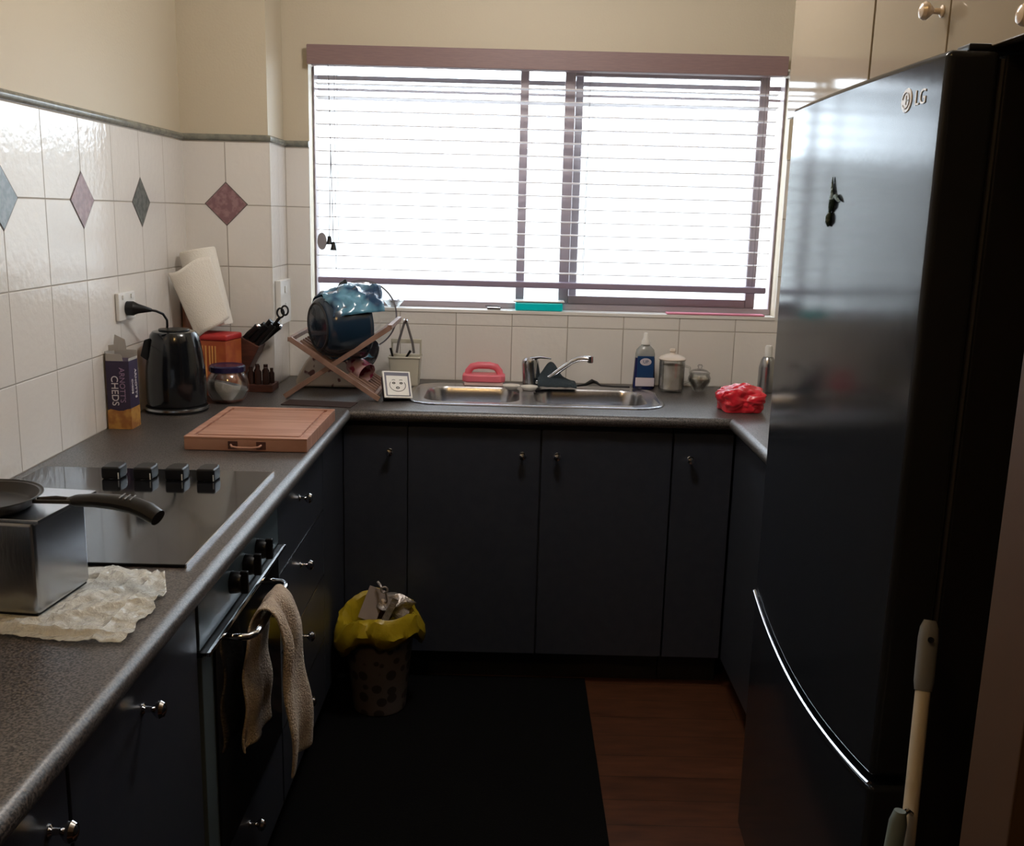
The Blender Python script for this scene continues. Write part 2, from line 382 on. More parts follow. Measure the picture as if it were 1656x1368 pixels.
# window: aluminium frame with a fixed and a sliding pane
win = tag(thing('window_1', 'aluminium sliding window behind the venetian blind', 'window', (1.19, .10, WZ0)), kind='structure')
def fr(name, x0, z0, x1, z1, y0=.075, y1=.12): return obj(name, bx(x0, y0, z0, x1, y1, z1, bev=.003), FRAME, win)
bm = nb()
add_box(bm, WX0+.001, .07, WZ0, WX1-.001, .13, WZ0+.022, bev=.003); add_box(bm, WX0+.001, .07, WZ1-.012, WX1-.001, .13, WZ1, bev=.003)
add_box(bm, WX0+.001, .07, WZ0+.02, WX0+.008, .13, WZ1-.02, bev=.003); add_box(bm, WX1-.009, .07, WZ0+.02, WX1-.001, .13, WZ1-.02, bev=.003)
obj('window_frame', bm, FRAME, win)
obj('screen_stile', bx(1.092, .085, WZ0+.022, 1.122, .105, WZ1-.012, bev=.003), FRAME, win)
bm = nb()
for x0, x1 in ((1.248, 1.284), (1.928, 1.962)): add_box(bm, x0, .078, WZ0+.022, x1, .10, WZ1-.012, bev=.003)
add_box(bm, 1.284, .078, WZ0+.022, 1.928, .10, WZ0+.052, bev=.003); add_box(bm, 1.284, .078, WZ1-.03, 1.928, .10, WZ1-.012, bev=.003)
obj('sliding_sash', bm, FRAME, win)
obj('fixed_stile', bx(1.286, .103, WZ0+.022, 1.314, .122, WZ1-.012, bev=.003), FRAME, win)
for za, zb in ((1.941, 1.957), (1.905, 1.914)): obj('cross_rail', bx(WX0+.009, .116, za, WX1-.010, .128, zb, bev=.002), FRAME, win)
obj('pane', bx(1.286, .087, WZ0+.045, 1.93, .091, WZ1-.028), GLASS, win, smooth=False)
obj('pane', bx(WX0+.006, .110, WZ0+.02, 1.29, .114, WZ1-.025), GLASS, win, smooth=False)
# outside
struct('ground', bx(-8, .16, -.4, 10, 12, -.3), PAVE)
gw = tag(obj('boundary_wall', bx(-8, 3.2, -.3, 10, 3.4, 1.92), BRICK, smooth=False), 'bright rendered boundary wall seen through the window', 'wall', kind='structure')

# ================================================================== BLIND
bl = thing('venetian_blind', 'wide mauve venetian blind lowered over the window, slats open', 'blind', (1.18, .02, 1.25))
obj('valance', bx(.368, -.034, 1.972, 1.992, -.022, 2.036, bev=.003), VAL, bl)
obj('head_rail', bx(.375, -.018, 1.974, 1.985, .03, 2.0-.002, bev=.003), VAL, bl)
z = 1.916; k = 0; slats = []
BYC = .026
while z > 1.285:
    if k == 0:
        bm = nb(); n = 6
        prof = [(BYC-.024+.048*i/n, math.sin(PI*i/n)*.0028) for i in range(n+1)]
        poly = [(y, z+h+.0013) for y, h in prof] + [(y, z+h-.0013) for y, h in prof[::-1]]
        add_prism(bm, poly, 0, .388, 1.982)
        first = obj('slat', bm, SLAT, bl); z0 = z
    else:
        o = first.copy(); C.objects.link(o); o.parent = bl; o.location.z = z - z0
        if k == 1: o.rotation_euler.x = -math.radians(7); o.location = Vector((0, .006, z - z0 + 0))-Vector((0, 0, 0)) + (Vector((0, BYC-.02, z0-1.25)) - Matrix.Rotation(-math.radians(7), 3, 'X') @ Vector((0, BYC-.02, z0-1.25)))
    z -= .0447; k += 1
obj('bottom_rail', bx(.388, BYC-.025, 1.238, 1.982, BYC+.025, 1.260, bev=.005), RAIL, bl)
for x in (.455, 1.33, 1.93):
    for yy in (BYC-.027, BYC+.027):
        obj('ladder_cord', tube([(x, yy, 1.262), (x, yy, 1.973)], .0009, n=6), CORDM, bl)
for x, z in ((.438, 1.375), (.452, 1.355)):
    c_ = obj('pull_cord', tube([(.44, -.03, 1.973), (.446, -.032, 1.7), (x, -.034, z+.02)], .0013, n=6), CORDM, bl)
    obj('tassel', lathe([(0, .030), (.006, .027), (.008, .012), (.012, 0), (0, -.001)], (x, -.034, z), n=12), BLACKP, c_)
obj('cord_safety_disc', prism([(.012*math.cos(a)*1.35+.412, .03*math.sin(a)+1.385) for a in [2*PI*i/20 for i in range(20)]], 1, -.028, -.036, bev=.002), mat('grey_tag', (.3, .28, .3), .4), bl)

# ================================================================== WORKTOP
def bull(bm, p0, p1, r=.018):
    add_tube(bm, [p0, p1], r, n=20)
T0, T1, R = .864, .9, .018
bm = nb()
E0 = .60-R
# left run with bullnose front (cut-out under the cooktop is not visible)
add_box(bm, .001, -3.9, T0, E0, -.6+R, T1)
bull(bm, (E0, -3.9, .882), (E0, -.6+R, .882))
# back run around the sink cut-out
SX0, SX1, SY0, SY1 = .775, 1.555, -.445, -.125
add_box(bm, .001, -.6+R, T0, SX0, PY-.001, T1); add_box(bm, PX+.001, PY-.001, T0, SX0, -.001, T1); add_box(bm, SX1, -.6+R, T0, 2.349, -.001, T1)
add_box(bm, SX0, -.6+R, T0, SX1, SY0, T1); add_box(bm, SX0, SY1, T0, SX1, -.001, T1)
bull(bm, (E0, -.6+R, .882), (1.75+R, -.6+R, .882))
# right run up to the fridge
add_box(bm, 1.75+R, -1.38, T0, 2.349, -.6+R, T1)
bull(bm, (1.75+R, -1.38, .882), (1.75+R, -.6+R, .882))
bmesh.ops.remove_doubles(bm, verts=bm.verts, dist=1e-5)
wk = obj('worktop', bm, WORK, origin=(.3, -1, .88)); tag(wk, 'speckled dark grey laminate worktop with rounded shiny edge, running round three sides', 'worktop')
# ================================================================== CABINETS
def knob(parent, p, d, s=1.0, m=CHROME):
    return obj('knob', lathe([(0, 0), (.0085*s, 0), (.0085*s, .0015*s), (.0045*s, .004*s), (.004*s, .013*s), (.008*s, .017*s), (.0125*s, .022*s), (.013*s, .026*s), (.010*s, .031*s), (.004*s, .0335*s), (0, .034*s)], p, d, n=24), m, parent)
def carcass(parent, x0, x1, y0, y1, front, z0=.0, z1=.862, th=.016):
    """open topped box of board with a recessed plinth; front is '+x', '-y' or '-x'"""
    bm = nb(); zk = .105
    add_box(bm, x0, y0, zk, x1, y0+th, z1); add_box(bm, x0, y1-th, zk, x1, y1, z1)
    add_box(bm, x0, y0+th, zk, x0+th, y1-th, z1); add_box(bm, x1-th, y0+th, zk, x1, y1-th, z1)
    add_box(bm, x0+th, y0+th, zk, x1-th, y1-th, zk+th)
    q = dict(xa=x0, xb=x1, ya=y0, yb=y1)
    if front == '+x': q['xb'] -= .045
    if front == '-x': q['xa'] += .045
    if front == '-y': q['ya'] += .045
    add_box(bm, q['xa'], q['ya'], 0, q['xb'], q['yb'], zk)
    obj('carcass', bm, CARC, parent, smooth=False)
FT = .016; FX = .57; FB = -.57
def base_left(name, label, cat, y0, y1, fronts):
    t = thing(name, label, cat, (.3, (y0+y1)/2, 0))
    carcass(t, .02, FX-FT-.001, y0+.001, y1-.001, '+x')
    for kind, a, b, za, zb, kn in fronts:
        d = obj(kind, bx(FX-FT, a+.0015, za+.0015, FX, b-.0015, zb-.0015, bev=.0015), CAB, t)
        if kn: knob(d, (FX, kn[0], kn[1]), (1, 0, 0))
    return t
# corner filler + drawers + oven housing + doors of the left run
dr = base_left('drawer_unit', 'charcoal four-drawer unit between the oven and the dark corner', 'drawers', -1.425, -.9,
    [('drawer', -1.425, -.9, .677, .845, (-1.2, .795-.0)), ('drawer', -1.425, -.9, .487, .677, (-1.2, .622)), ('drawer', -1.425, -.9, .297, .487, (-1.2, .431)), ('drawer', -1.425, -.9, .108, .297, (-1.2, .251))])
for za in (.677, .487, .297):
    obj('metal_edging', bx(FX-.002, -1.42, za-.002, FX+.0012, -.905, za+.001), STEEL, dr)
base_left('base_cabinet', 'charcoal base cupboard left of the oven, single knob near its top centre', 'cabinet', -2.485, -2.005, [('door', -2.485, -2.005, .108, .845, (-2.25, .785))])
base_left('base_cabinet', 'charcoal base cupboard nearest the camera, cut by the bottom edge, below bare worktop', 'cabinet', -3.1, -2.49, [('door', -3.1, -2.49, .108, .845, (-2.541, .787))])
base_left('base_cabinet', 'charcoal base cupboard at the near end of the left run, outside the picture', 'cabinet', -3.88, -3.105, [('door', -3.88, -3.105, .108, .845, None)])
t = thing('corner_cabinet', 'charcoal corner cupboard behind the spotted bin, knob at its upper right', 'cabinet', (.6, -.6, 0))
bm = nb(); add_box(bm, .02, -.898, .105, .5, -.56, .862); add_box(bm, .02, -.56, .105, .77, -.23, .862); add_box(bm, .29, -.23, .105, .77, -.02, .862); add_box(bm, .02, -.898, 0, .47, -.525, .105); add_box(bm, .02, -.525, 0, .77, -.23, .105)
obj('carcass', bm, CARC, t, smooth=False)
obj('filler_panel', bx(.5, -.8985, .108, FX, FB-.002, .845, bev=.001), CAB, t)
d = obj('door', bx(FX+.002, FB-FT+.016-.0, .108, .7685, FB+.016, .845, bev=.0015), CAB, t); knob(d, (.716, FB, .768), (0, -1, 0))
def base_back(name, label, x0, x1, doors):
    t = thing(name, label, 'cabinet', ((x0+x1)/2, -.3, 0))
    carcass(t, x0+.001, x1-.001, FB+.017, -.02, '-y')
    for a, b, kx in doors:
        d = obj('door', bx(a+.0018, FB, .108, b-.0018, FB+.016, .845, bev=.0015), CAB, t); knob(d, (kx, FB, .767), (0, -1, 0))
    return t
base_back('sink_cabinet', 'charcoal two-door cupboard under the steel sink, knobs side by side', .772, 1.588, [(.770, 1.181, 1.125), (1.183, 1.588, 1.232)])
t = base_back('corner_cabinet', 'charcoal corner cupboard between the sink cupboard and the fridge side', 1.59, 1.779, [(1.59, 1.776, 1.643)])
t = thing('side_cabinet', 'charcoal base cabinet under the short worktop beside the fridge', 'cabinet', (2.05, -1, 0))
bm = nb(); add_box(bm, 1.797, -1.378, .105, 2.345, -.02, .862); add_box(bm, 1.84, -1.378, 0, 2.345, -.02, .105); obj('carcass', bm, CARC, t, smooth=False)
obj('door', bx(1.78, -1.377, .108, 1.796, -.574, .845, bev=.0015), CAB, t)

# ------------------------------------------------------------------ oven
ov = thing('wall_oven', 'built-in black glass oven with three knobs and steel bar handle', 'oven', (.3, -1.715, .3))
OY0, OY1 = -1.998, -1.432
PANEL = mat('oven_panel_grey', (.10, .135, .155), .32, metal=.3)
obj('body', bx(.04, OY0+.01, .305, .545, OY1-.01, .855), CARC, ov, smooth=False)
obj('control_panel', bx(.546, OY0, .757, .572, OY1, .852, bev=.002), PANEL, ov)
obj('trim_shelf', bx(.546, OY0, .7485, .583, OY1, .7545, bev=.001), BLACKP, ov)
obj('metal_trim', bx(.5832, OY0, .747, .589, OY1, .7555, bev=.0015), CHROME, ov)
dor = obj('oven_door', bx(.546, OY0+.002, .305, .574, OY1-.002, .744, bev=.003), PANEL, ov)
obj('door_glass', bx(.574, OY0+.062, .315, .579, OY1-.03, .742, bev=.002), BLACKG, dor)
for y in (-1.612, -1.706, -1.802):
    k_ = obj('control_knob', lathe([(0, 0), (.0215, 0), (.0205, .012), (.018, .020), (0, .021)], (.572, y, .806), (1, 0, 0), n=28), BLACKP, ov)
    obj('grip', bx(.589, y-.0055, .785, .604, y+.0055, .829, bev=.003), BLACKP, k_)
hz = .728
pts = [(.574, -1.872, hz), (.60, -1.872, hz), (.618, -1.868, hz), (.628, -1.855, hz), (.63, -1.84, hz), (.63, -1.62, hz), (.628, -1.605, hz), (.618, -1.592, hz), (.60, -1.588, hz), (.574, -1.588, hz)]
pts = [(x, y if y < -1.7 else y-.002, z) for x, y, z in pts]
obj('handle', tube(pts, .0065, n=12), CHROME, dor)
base_left('oven_drawer', 'shallow charcoal drawer below the black oven', 'drawer', -1.998, -1.432, [('drawer_front', -1.998, -1.432, .108, .297, (-1.728, .252))])
# trim the housing of that drawer below the oven body
for o in bpy.data.objects:
    if o.name.startswith('carcass') and o.parent and o.parent.name.startswith('oven_drawer'):
        for v in o.data.vertices:
            if v.co.z > .3: v.co.z = .3

# ------------------------------------------------------------------ towel
bm = nb()
path = []
# one strip of cloth draped over the bar: back fall, over the bar, front fall
for i in range(15): path.append((.604-.004*math.sin(i*.9), .47+.018*i + 0, -.030*(1-i/14)))
for a in (150, 110, 70, 30): path.append((.6305+.0135*math.cos(math.radians(a)), .740+.0135*math.sin(math.radians(a)), 0))
for i in range(22): path.append((.650+.004*math.sin(i*.5)+.008*i/21, .735-.0165*i, .035*(i/21)))
NU = 26; grid = []
for i, (x, z, sh) in enumerate(path):
    row = []
    t_ = i/(len(path)-1)
    wid = .125 + (.05 if i < 17 else .095)*abs(t_-.45)/.5
    for j in range(NU+1):
        u = j/NU
        fold = .010*math.sin(u*PI*3.2+.4) + .004*math.sin(u*17+i*.2)
        top = 1-min(1, abs(i-16.5)/6)
        xx = x + fold*(1-top*.75) * (1 if i > 16 else -.55)
        if i > 16: xx += .012*(1-top)
        zz = z + (.012*math.sin(u*5+1) if i in (0, len(path)-1) else 0)
        row.append(bm.verts.new((xx, -1.800 - (.03*(i-17)/21 if i > 17 else 0) + wid*u + sh - .02*(1 if i < 14 else 0), zz)))
    grid.append(row)
for a, b in zip(grid, grid[1:]):
    for j in range(NU): bm.faces.new((a[j], a[j+1], b[j+1], b[j]))
tw = obj('tea_towel', bm, TOWEL, mods=[('SOLIDIFY', dict(thickness=.005, offset=0)), ('SUBSURF', dict(levels=1, render_levels=1))], origin=(.63, -1.72, .6))
tag(tw, 'beige towel hanging folded over the oven door handle', 'towel')

# ------------------------------------------------------------------ cooktop
ck = thing('cooktop', 'black glass electric cooktop with four knobs along its far edge', 'cooktop', (.29, -1.68, .9))
obj('glass_plate', bx(.03, -1.985, .9002, .549, -1.372, .9062, bev=.0015), BLACKG, ck)
obj('metal_edge', bx(.5495, -1.985, .9002, .5515, -1.372, .9068), CHROME, ck)
for x in (.220, .289, .358, .426):
    kb = obj('control_knob', prism([(x-.020, -1.472), (x+.020, -1.472), (x+.022, -1.44), (x+.017, -1.418), (x-.017, -1.418), (x-.022, -1.44)], 2, .9064, .934, bev=.005, seg=3), BLACKP, ck)
    obj('skirt', lathe([(0, .0001), (.018, .0001), (.017, .004), (0, .005)], (x, -1.45, .9063), n=24), CHROME, kb)
    obj('pointer', bx(x+.0165, -1.4727, .908, x+.0185, -1.4712, .922), WHITEP, kb)

# ------------------------------------------------------------------ steel box with pan on a clear film
rot = Matrix.Rotation(math.radians(-6), 4, 'Z')
bxo = thing('steel_box', 'brushed steel box with flat lid standing on clear film', 'box', (.27, -2.13, .9))
def rbox(bm, x0, y0, z0, x1, y1, z1, bev):
    bmv = bmesh.new(); add_box(bmv, x0, y0, z0, x1, y1, z1, bev=bev)
    bmesh.ops.transform(bmv, matrix=Matrix.Translation((.41, -2.206, 0)) @ rot @ Matrix.Translation((-.41, 2.206, 0)), verts=bmv.verts)
    me = bpy.data.meshes.new('t'); bmv.to_mesh(me); bmv.free(); bm.from_mesh(me); bpy.data.meshes.remove(me)
bm = nb(); rbox(bm, .06, -2.206, .904, .41, -2.062, 1.045, .008); obj('body', bm, STEEL, bxo)
bm = nb(); rbox(bm, .052, -2.214, 1.0452, .424, -2.054, 1.0515, .001); obj('lid', bm, STEEL, bxo)
bm = nb(); rbox(bm, .062, -2.2, .9005, .404, -2.064, .904, .001); obj('foot_strip', bm, BLACKP, bxo)
pz = 1.052
fp = thing('frying_pan', 'small black frying pan with chunky handle on top of the steel box', 'frying pan', (.29, -2.14, pz))
pc = (.313, -2.165, pz)
obj('pan_body', lathe([(0, 0), (.068, 0), (.074, .004), (.085, .019), (.0875, .0205), (.088, .019), (.0815, .0185), (.071, .006), (.065, .003), (0, .003)], pc, n=56), BLACKM, fp)
bm = nb()
for dy in (-.010, .010):
    add_tube(bm, [(pc[0]+.083, pc[1]+dy*.6, pz+.014), (.42, -2.160+dy, pz+.014), (.45, -2.157+dy*.6, pz+.012)], .0032, n=8)
obj('handle_bracket', bm, BLACKM, fp)
bm = nb()
hp = [(.440, -2.157, pz+.012), (.452, -2.157, pz+.0125), (.48, -2.157, pz+.0135), (.51, -2.159, pz+.0125), (.54, -2.163, pz+.0095), (.562, -2.168, pz+.004), (.580, -2.174, pz-.003)]
add_tube(bm, hp, [.0050, .0085, .0100, .0110, .0120, .0125, .0115], n=14, flat=1.0, upv=(0, 0, 1))
for v in bm.verts: v.co.y += (v.co.y+2.16)*.5
hd = obj('handle', bm, BLACKP, fp)
for q in ((.522, -2.162, pz+.0233), (.530, -2.163, pz+.0223), (.538, -2.164, pz+.0213)):
    obj('grip_rib', tube([(q[0], q[1]-.012, q[2]-.0005), (q[0], q[1]+.012, q[2]-.0005)], .0012, n=8), GREYP, hd)
# crinkled film
out = [(.33, -2.262), (.40, -2.272), (.485, -2.288), (.560, -2.287), (.566, -2.255), (.556, -2.222), (.566, -2.17), (.556, -2.15), (.558, -2.10), (.528, -2.022), (.478, -2.010), (.432, -2.000), (.30, -2.005), (.12, -2.01), (.12, -2.24)]
bm = nb()
vs = [bm.verts.new((x, y, .9012)) for x, y in out]; bm.faces.new(vs)
for k in range(1, 100):
    for ax_, lo in ((0, .1), (1, -2.3)):
        p_ = [0, 0, 0]; p_[ax_] = lo + .005*k; n_ = [0, 0, 0]; n_[ax_] = 1
        bmesh.ops.bisect_plane(bm, geom=bm.verts[:]+bm.edges[:]+bm.faces[:], plane_co=p_, plane_no=n_)
def crease(x, y):
    h = 0
    for (a, b, c_, w_, hh) in ((.43, -2.21, .55, .012, .007), (.42, -2.25, -.12, .010, .006), (.46, -2.12, .9, .010, .006), (.50, -2.08, -.9, .014, .005), (.52, -2.22, 1.6, .008, .005)):
        d_ = abs(-math.sin(c_)*(x-a)+math.cos(c_)*(y-b)); h = max(h, hh*max(0, 1-d_/w_))
    return h
for v_ in bm.verts:
    x, y = v_.co.x, v_.co.y
    e = .5+.5*noise.noise(Vector((x*16, y*16, 3)))
    cr = abs(noise.noise(Vector((x*40+y*14, y*45, 9)))); c2_ = abs(noise.noise(Vector((x*95-y*40, y*80+x*30, 4))))
    h = .006*e**2 + .005*cr + .0035*c2_ + crease(x, y)
    if x < .428 and -2.222 < y < -2.04: h = 0
    v_.co.z = .9004 + h
sh = obj('plastic_film', bm, SHEETP, mods=[('SOLIDIFY', dict(thickness=.0004, offset=1))], origin=(.45, -2.15, .9))
tag(sh, 'crinkled translucent plastic film spread under the steel box on the worktop', 'plastic film')
# dark bowl cut by the left edge
bw = obj('bowl', lathe([(0, .001), (.05, .001), (.055, .004), (.085, .04), (.10, .08), (.1015, .0815), (.0975, .08), (.08, .042), (.05, .008), (0, .006)], (.262, -2.43, .9), n=48), PANB, origin=(.262, -2.43, .9))
tag(bw, 'dark blue bowl on the near worktop, only its rim side showing at the left edge', 'bowl')

# ------------------------------------------------------------------ chopping board
cb = thing('chopping_board', 'thick reddish wooden chopping board with juice groove and end handle', 'chopping board', (.43, -.97, .9))
bm = nb(); X0, X1, Y0, Y1, Z0, Z1 = .279, .584, -1.163, -.772, .9008, .936
add_box(bm, X0, Y0, Z0, X1, Y1, Z1-.005, bev=.003)
# top layer as ring + panel so that a groove runs round
add_box(bm, X0, Y0, Z1-.006, X1, Y0+.020, Z1, bev=.0015); add_box(bm, X0, Y1-.020, Z1-.006, X1, Y1, Z1, bev=.0015)
add_box(bm, X0, Y0+.02, Z1-.006, X0+.018, Y1-.02, Z1, bev=.0015); add_box(bm, X1-.018, Y0+.02, Z1-.006, X1, Y1-.02, Z1, bev=.0015)
add_box(bm, X0+.026, Y0+.028, Z1-.006, X1-.026, Y1-.028, Z1, bev=.0015)
obj('board', bm, BOARD, cb)
bm = nb()
bm.free()
for x in (.40, .47): obj('handle_mount', bx(x-.012, Y0-.0015, .906, x+.012, Y0+.001, .926, bev=.001), DWOOD, cb)
obj('handle', tube([(.395, Y0-.001, .917), (.400, Y0-.009, .914), (.415, Y0-.013, .9125), (.45, Y0-.013, .9125), (.466, Y0-.009, .914), (.471, Y0-.001, .917)], .0028, n=10), BOARD, cb)

# ================================================================== CORNER CLUTTER
# biscuit box
bc = thing('biscuit_box', 'opened dark purple cracker box with torn top flap, beside the kettle', 'box', (.038, -.91, .9))
a0, a1, b0, b1 = .006, .068, -.945, -.882
obj('carton', bx(a0, b0, .9005, a1, b1, 1.085, bev=.0008), NAVY, bc)
bm = nb(); add_prism(bm, [(a0-.0006, .9005), (a1+.0006, .9005), (a1+.0006, .957), (a1-.01, .955), (a1-.02, .951), (.035, .950), (.022, .953), (a0+.008, .955), (a0-.0006, .951)], 1, b0-.0006, b1+.0006)
obj('picture_band', bm, GOLD, bc, smooth=False)
bm = nb()
add_prism(bm, [(a0, 1.085), (a1, 1.085), (a1, 1.108), (a0+.034, 1.108), (a0+.034, 1.117), (a0+.031, 1.135), (a0+.004, 1.148), (a0-.004+.004, 1.125)], 1, b1, b1-.001)
add_prism(bm, [(a0, 1.085), (a1-.015, 1.085), (a1-.018, 1.098), (a0+.04, 1.103), (a0, 1.105)], 1, b0, b0+.001)
add_box(bm, a1-.001, b0, 1.085, a1, b1, 1.092); add_box(bm, a0, b0, 1.085, a0+.001, b1, 1.11)
add_prism(bm, [(a0+.002, 1.108), (a0+.03, 1.112), (a0+.032, 1.128), (a0+.002, 1.124)], 1, b0+.02, b0+.021)
obj('torn_flap', bm, GREYCARD, bc, smooth=False)
dn = (0, 0, -1)
text('lettering', 'CHEDS', .026, WHITEINK, bc, (a0+.0215, b0-.0012, 1.005), dn, (1, 0, 0))
text('lettering', "ARNOTT'S", .020, LILAC, bc, (a0+.042, b0-.0012, 1.020), dn, (1, 0, 0))
text('lettering', "ARNOTT'S", .017, WHITEINK, bc, (a1+.0012, b0+.040, 1.020), dn, (0, 1, 0))
text('lettering', 'CHEDS', .013, WHITEINK, bc, (a1+.0012, b0+.016, 1.015), dn, (0, 1, 0))
# kettle
kc = (.097, -.665, .9)
kt = thing('kettle', 'tall black electric kettle by the tiled corner', 'kettle', kc)
obj('power_base', lathe([(0, .001), (.088, .001), (.090, .006), (.088, .016), (.08, .020), (0, .021)], kc, n=48), BLACKP, kt)
obj('level_strip', lathe([(.0885, .007), (.0906, .008), (.0900, .014), (.088, .015)], kc, n=48), STEEL, kt)
obj('body', lathe([(0, .0215), (.083, .0215), (.085, .03), (.086, .07), (.084, .12), (.079, .17), (.073, .205), (.068, .225), (.061, .234), (.045, .237), (0, .238)], kc, n=56), mat('black_kettle', (.006, .007, .009), .16, coat=.3), kt)
obj('lid', lathe([(0, .2382), (.044, .2382), (.043, .241), (.02, .243), (0, .2435)], kc, n=40), BLACKP, kt)
hx, hy = kc[0]+.01, kc[1]+.062
obj('handle', tube([(hx, hy-.005, 1.105), (hx+.004, hy+.022, 1.10), (hx+.006, hy+.040, 1.06), (hx+.006, hy+.045, 1.0), (hx+.004, hy+.038, .95), (hx, hy+.016, .935)], [.010, .011, .011, .010, .010, .009], n=12), BLACKP, kt)
obj('spout', prism([(kc[0]-.085, 1.065), (kc[0]-.062, 1.05), (kc[0]-.055, 1.118), (kc[0]-.072, 1.112)], 1, kc[1]-.05, kc[1]-.01, bev=.004), BLACKP, kt)
# outlet + plug
gp = thing('power_outlet', 'white double power outlet on the left tiled wall above the kettle', 'power outlet', (.0, -.78, 1.22))
obj('face_plate', bx(.0005, -.845, 1.178, .012, -.725, 1.255, bev=.004), WHITEP, gp)
for y in (-.815, -.755): obj('switch', bx(.012, y-.006, 1.236, .0155, y+.006, 1.248, bev=.001), WHITEP, gp)
obj('power_plug', tube([(.0125, -.79, 1.210), (.03, -.79, 1.210), (.040, -.785, 1.209), (.055, -.77, 1.206), (.066, -.755, 1.203)], [.020, .020, .014, .009, .005], n=16), BLACKP, kt)
obj('power_cable', tube([(.064, -.757, 1.2035), (.075, -.745, 1.20), (.088, -.725, 1.19), (.090, -.70, 1.17), (.078, -.665, 1.15), (.064, -.628, 1.135), (.05, -.59, 1.10), (.03, -.565, 1.0), (.035, -.572, .93), (.07, -.577, .908)], .0035, n=8), BLACKP, kt)
# sugar jar
jc = (.205, -.515, .9)
jr = thing('sugar_jar', 'round glass jar of white sugar with navy lid', 'jar', jc)
obj('glass', lathe([(0, .002), (.035, .001), (.052, .01), (.064, .035), (.066, .055), (.060, .078), (.052, .09), (.049, .094), (.047, .094), (.057, .076), (.062, .055), (.060, .035), (.048, .012), (0, .006)], jc, n=44), CGLASS, jr)
def sw(r, h, a): return (r, h + (.014*math.cos(a-2.2) if h > .045 else 0))
obj('sugar', lathe([(0, .0065), (.046, .0125), (.0585, .035), (.0605, .048), (.056, .058), (.03, .056), (0, .052)], jc, n=44, wob=sw), SUGAR, jr)
obj('lid', lathe([(.0, .0945), (.050, .0945), (.0545, .097), (.0545, .112), (.050, .116), (.046, .114), (0, .114)], jc, n=44, wob=lambda r, h, a: (r*(1+.02*math.cos(a*14)), h)), NAVYL, jr)
# rust coloured packet box with red top, behind the jar
rb = thing('rust_box', 'rust red carton with straw coloured stripes behind the sugar jar', 'box', (.1, -.36, .9))
Rz = Matrix.Rotation(math.radians(-12), 3, 'Z')
obj('carton', bx(.035, -.43, .9005, .195, -.325, 1.078, bev=.0015, rot=Rz), RUST, rb)
bm = nb(); add_box(bm, .032, -.433, 1.0785, .198, -.322, 1.098, bev=.006, rot=Rz); obj('lid', bm, REDCARD, rb)
bm = nb()
for i, (x, h) in enumerate(((.092, .09), (.103, .07), (.115, .10), (.128, .06), (.137, .085), (.147, .095))):
    yy = -.4305 - math.tan(math.radians(12))*(x-.125)*1.0
    add_box(bm, x-.0022, yy-.0045, 1.062-h, x+.0022, yy-.0005, 1.062, rot=Rz)
obj('printed_stripes', bm, YELINK, rb, smooth=False)
# paper towel roll leaning on the carton
pt = thing('paper_towel_roll', 'white paper towel roll with loose sheet on top of the rust carton', 'paper towel', (.07, -.33, 1.1))
rd = Vector((-.22, .04, 1)).normalized(); ro = Vector((.120, -.335, 1.112))
obj('roll', lathe([(.018, 0), (.055, 0), (.057, .004), (.057, .245), (.055, .25), (.018, .25), (.018, 0)], ro, rd, n=44), PAPER, pt)
obj('core', lathe([(.0182, -.001), (.0195, -.001), (.0195, .251), (.0182, .251), (.0182, -.001)], ro, rd, n=24), CARDB, pt)
bm = nb(); u, v, d = frame_from(rd); NS = 22; g = []
for i in range(NS+1):
    t_ = i/NS; row = []
    for j in range(19):
        w = j/18
        # sheet wraps from the right flank over the front and peels away to the left
        P0 = Vector((.183, -.392, 1.148)); P1 = Vector((.128, -.392, 1.340))
        e1 = P0.lerp(P1, w)
        L0 = Vector((.088, -.43, 1.083)); L1 = Vector((.006, -.43, 1.287))
        e2 = L0.lerp(L1, w)
        p = e1.lerp(e2, t_) + Vector((0, -.024*math.sin(PI*t_), .010*math.sin(PI*t_*2)*(w-.3)))
        row.append(bm.verts.new(p))
    g.append(row)
for a, b in zip(g, g[1:]):
    for j in range(18): bm.faces.new((a[j], a[j+1], b[j+1], b[j]))
obj('loose_sheet', bm, PAPER, pt, mods=[('SOLIDIFY', dict(thickness=.0012, offset=0))])
# brown board standing in the corner
bd = obj('serving_board', bx(.004, -.31, .901, .016, -.235, 1.19, bev=.003), BOARD, origin=(.01, -.27, .9))
tag(bd, 'narrow brown wooden board standing upright in the tiled corner behind the kettle', 'wooden board')
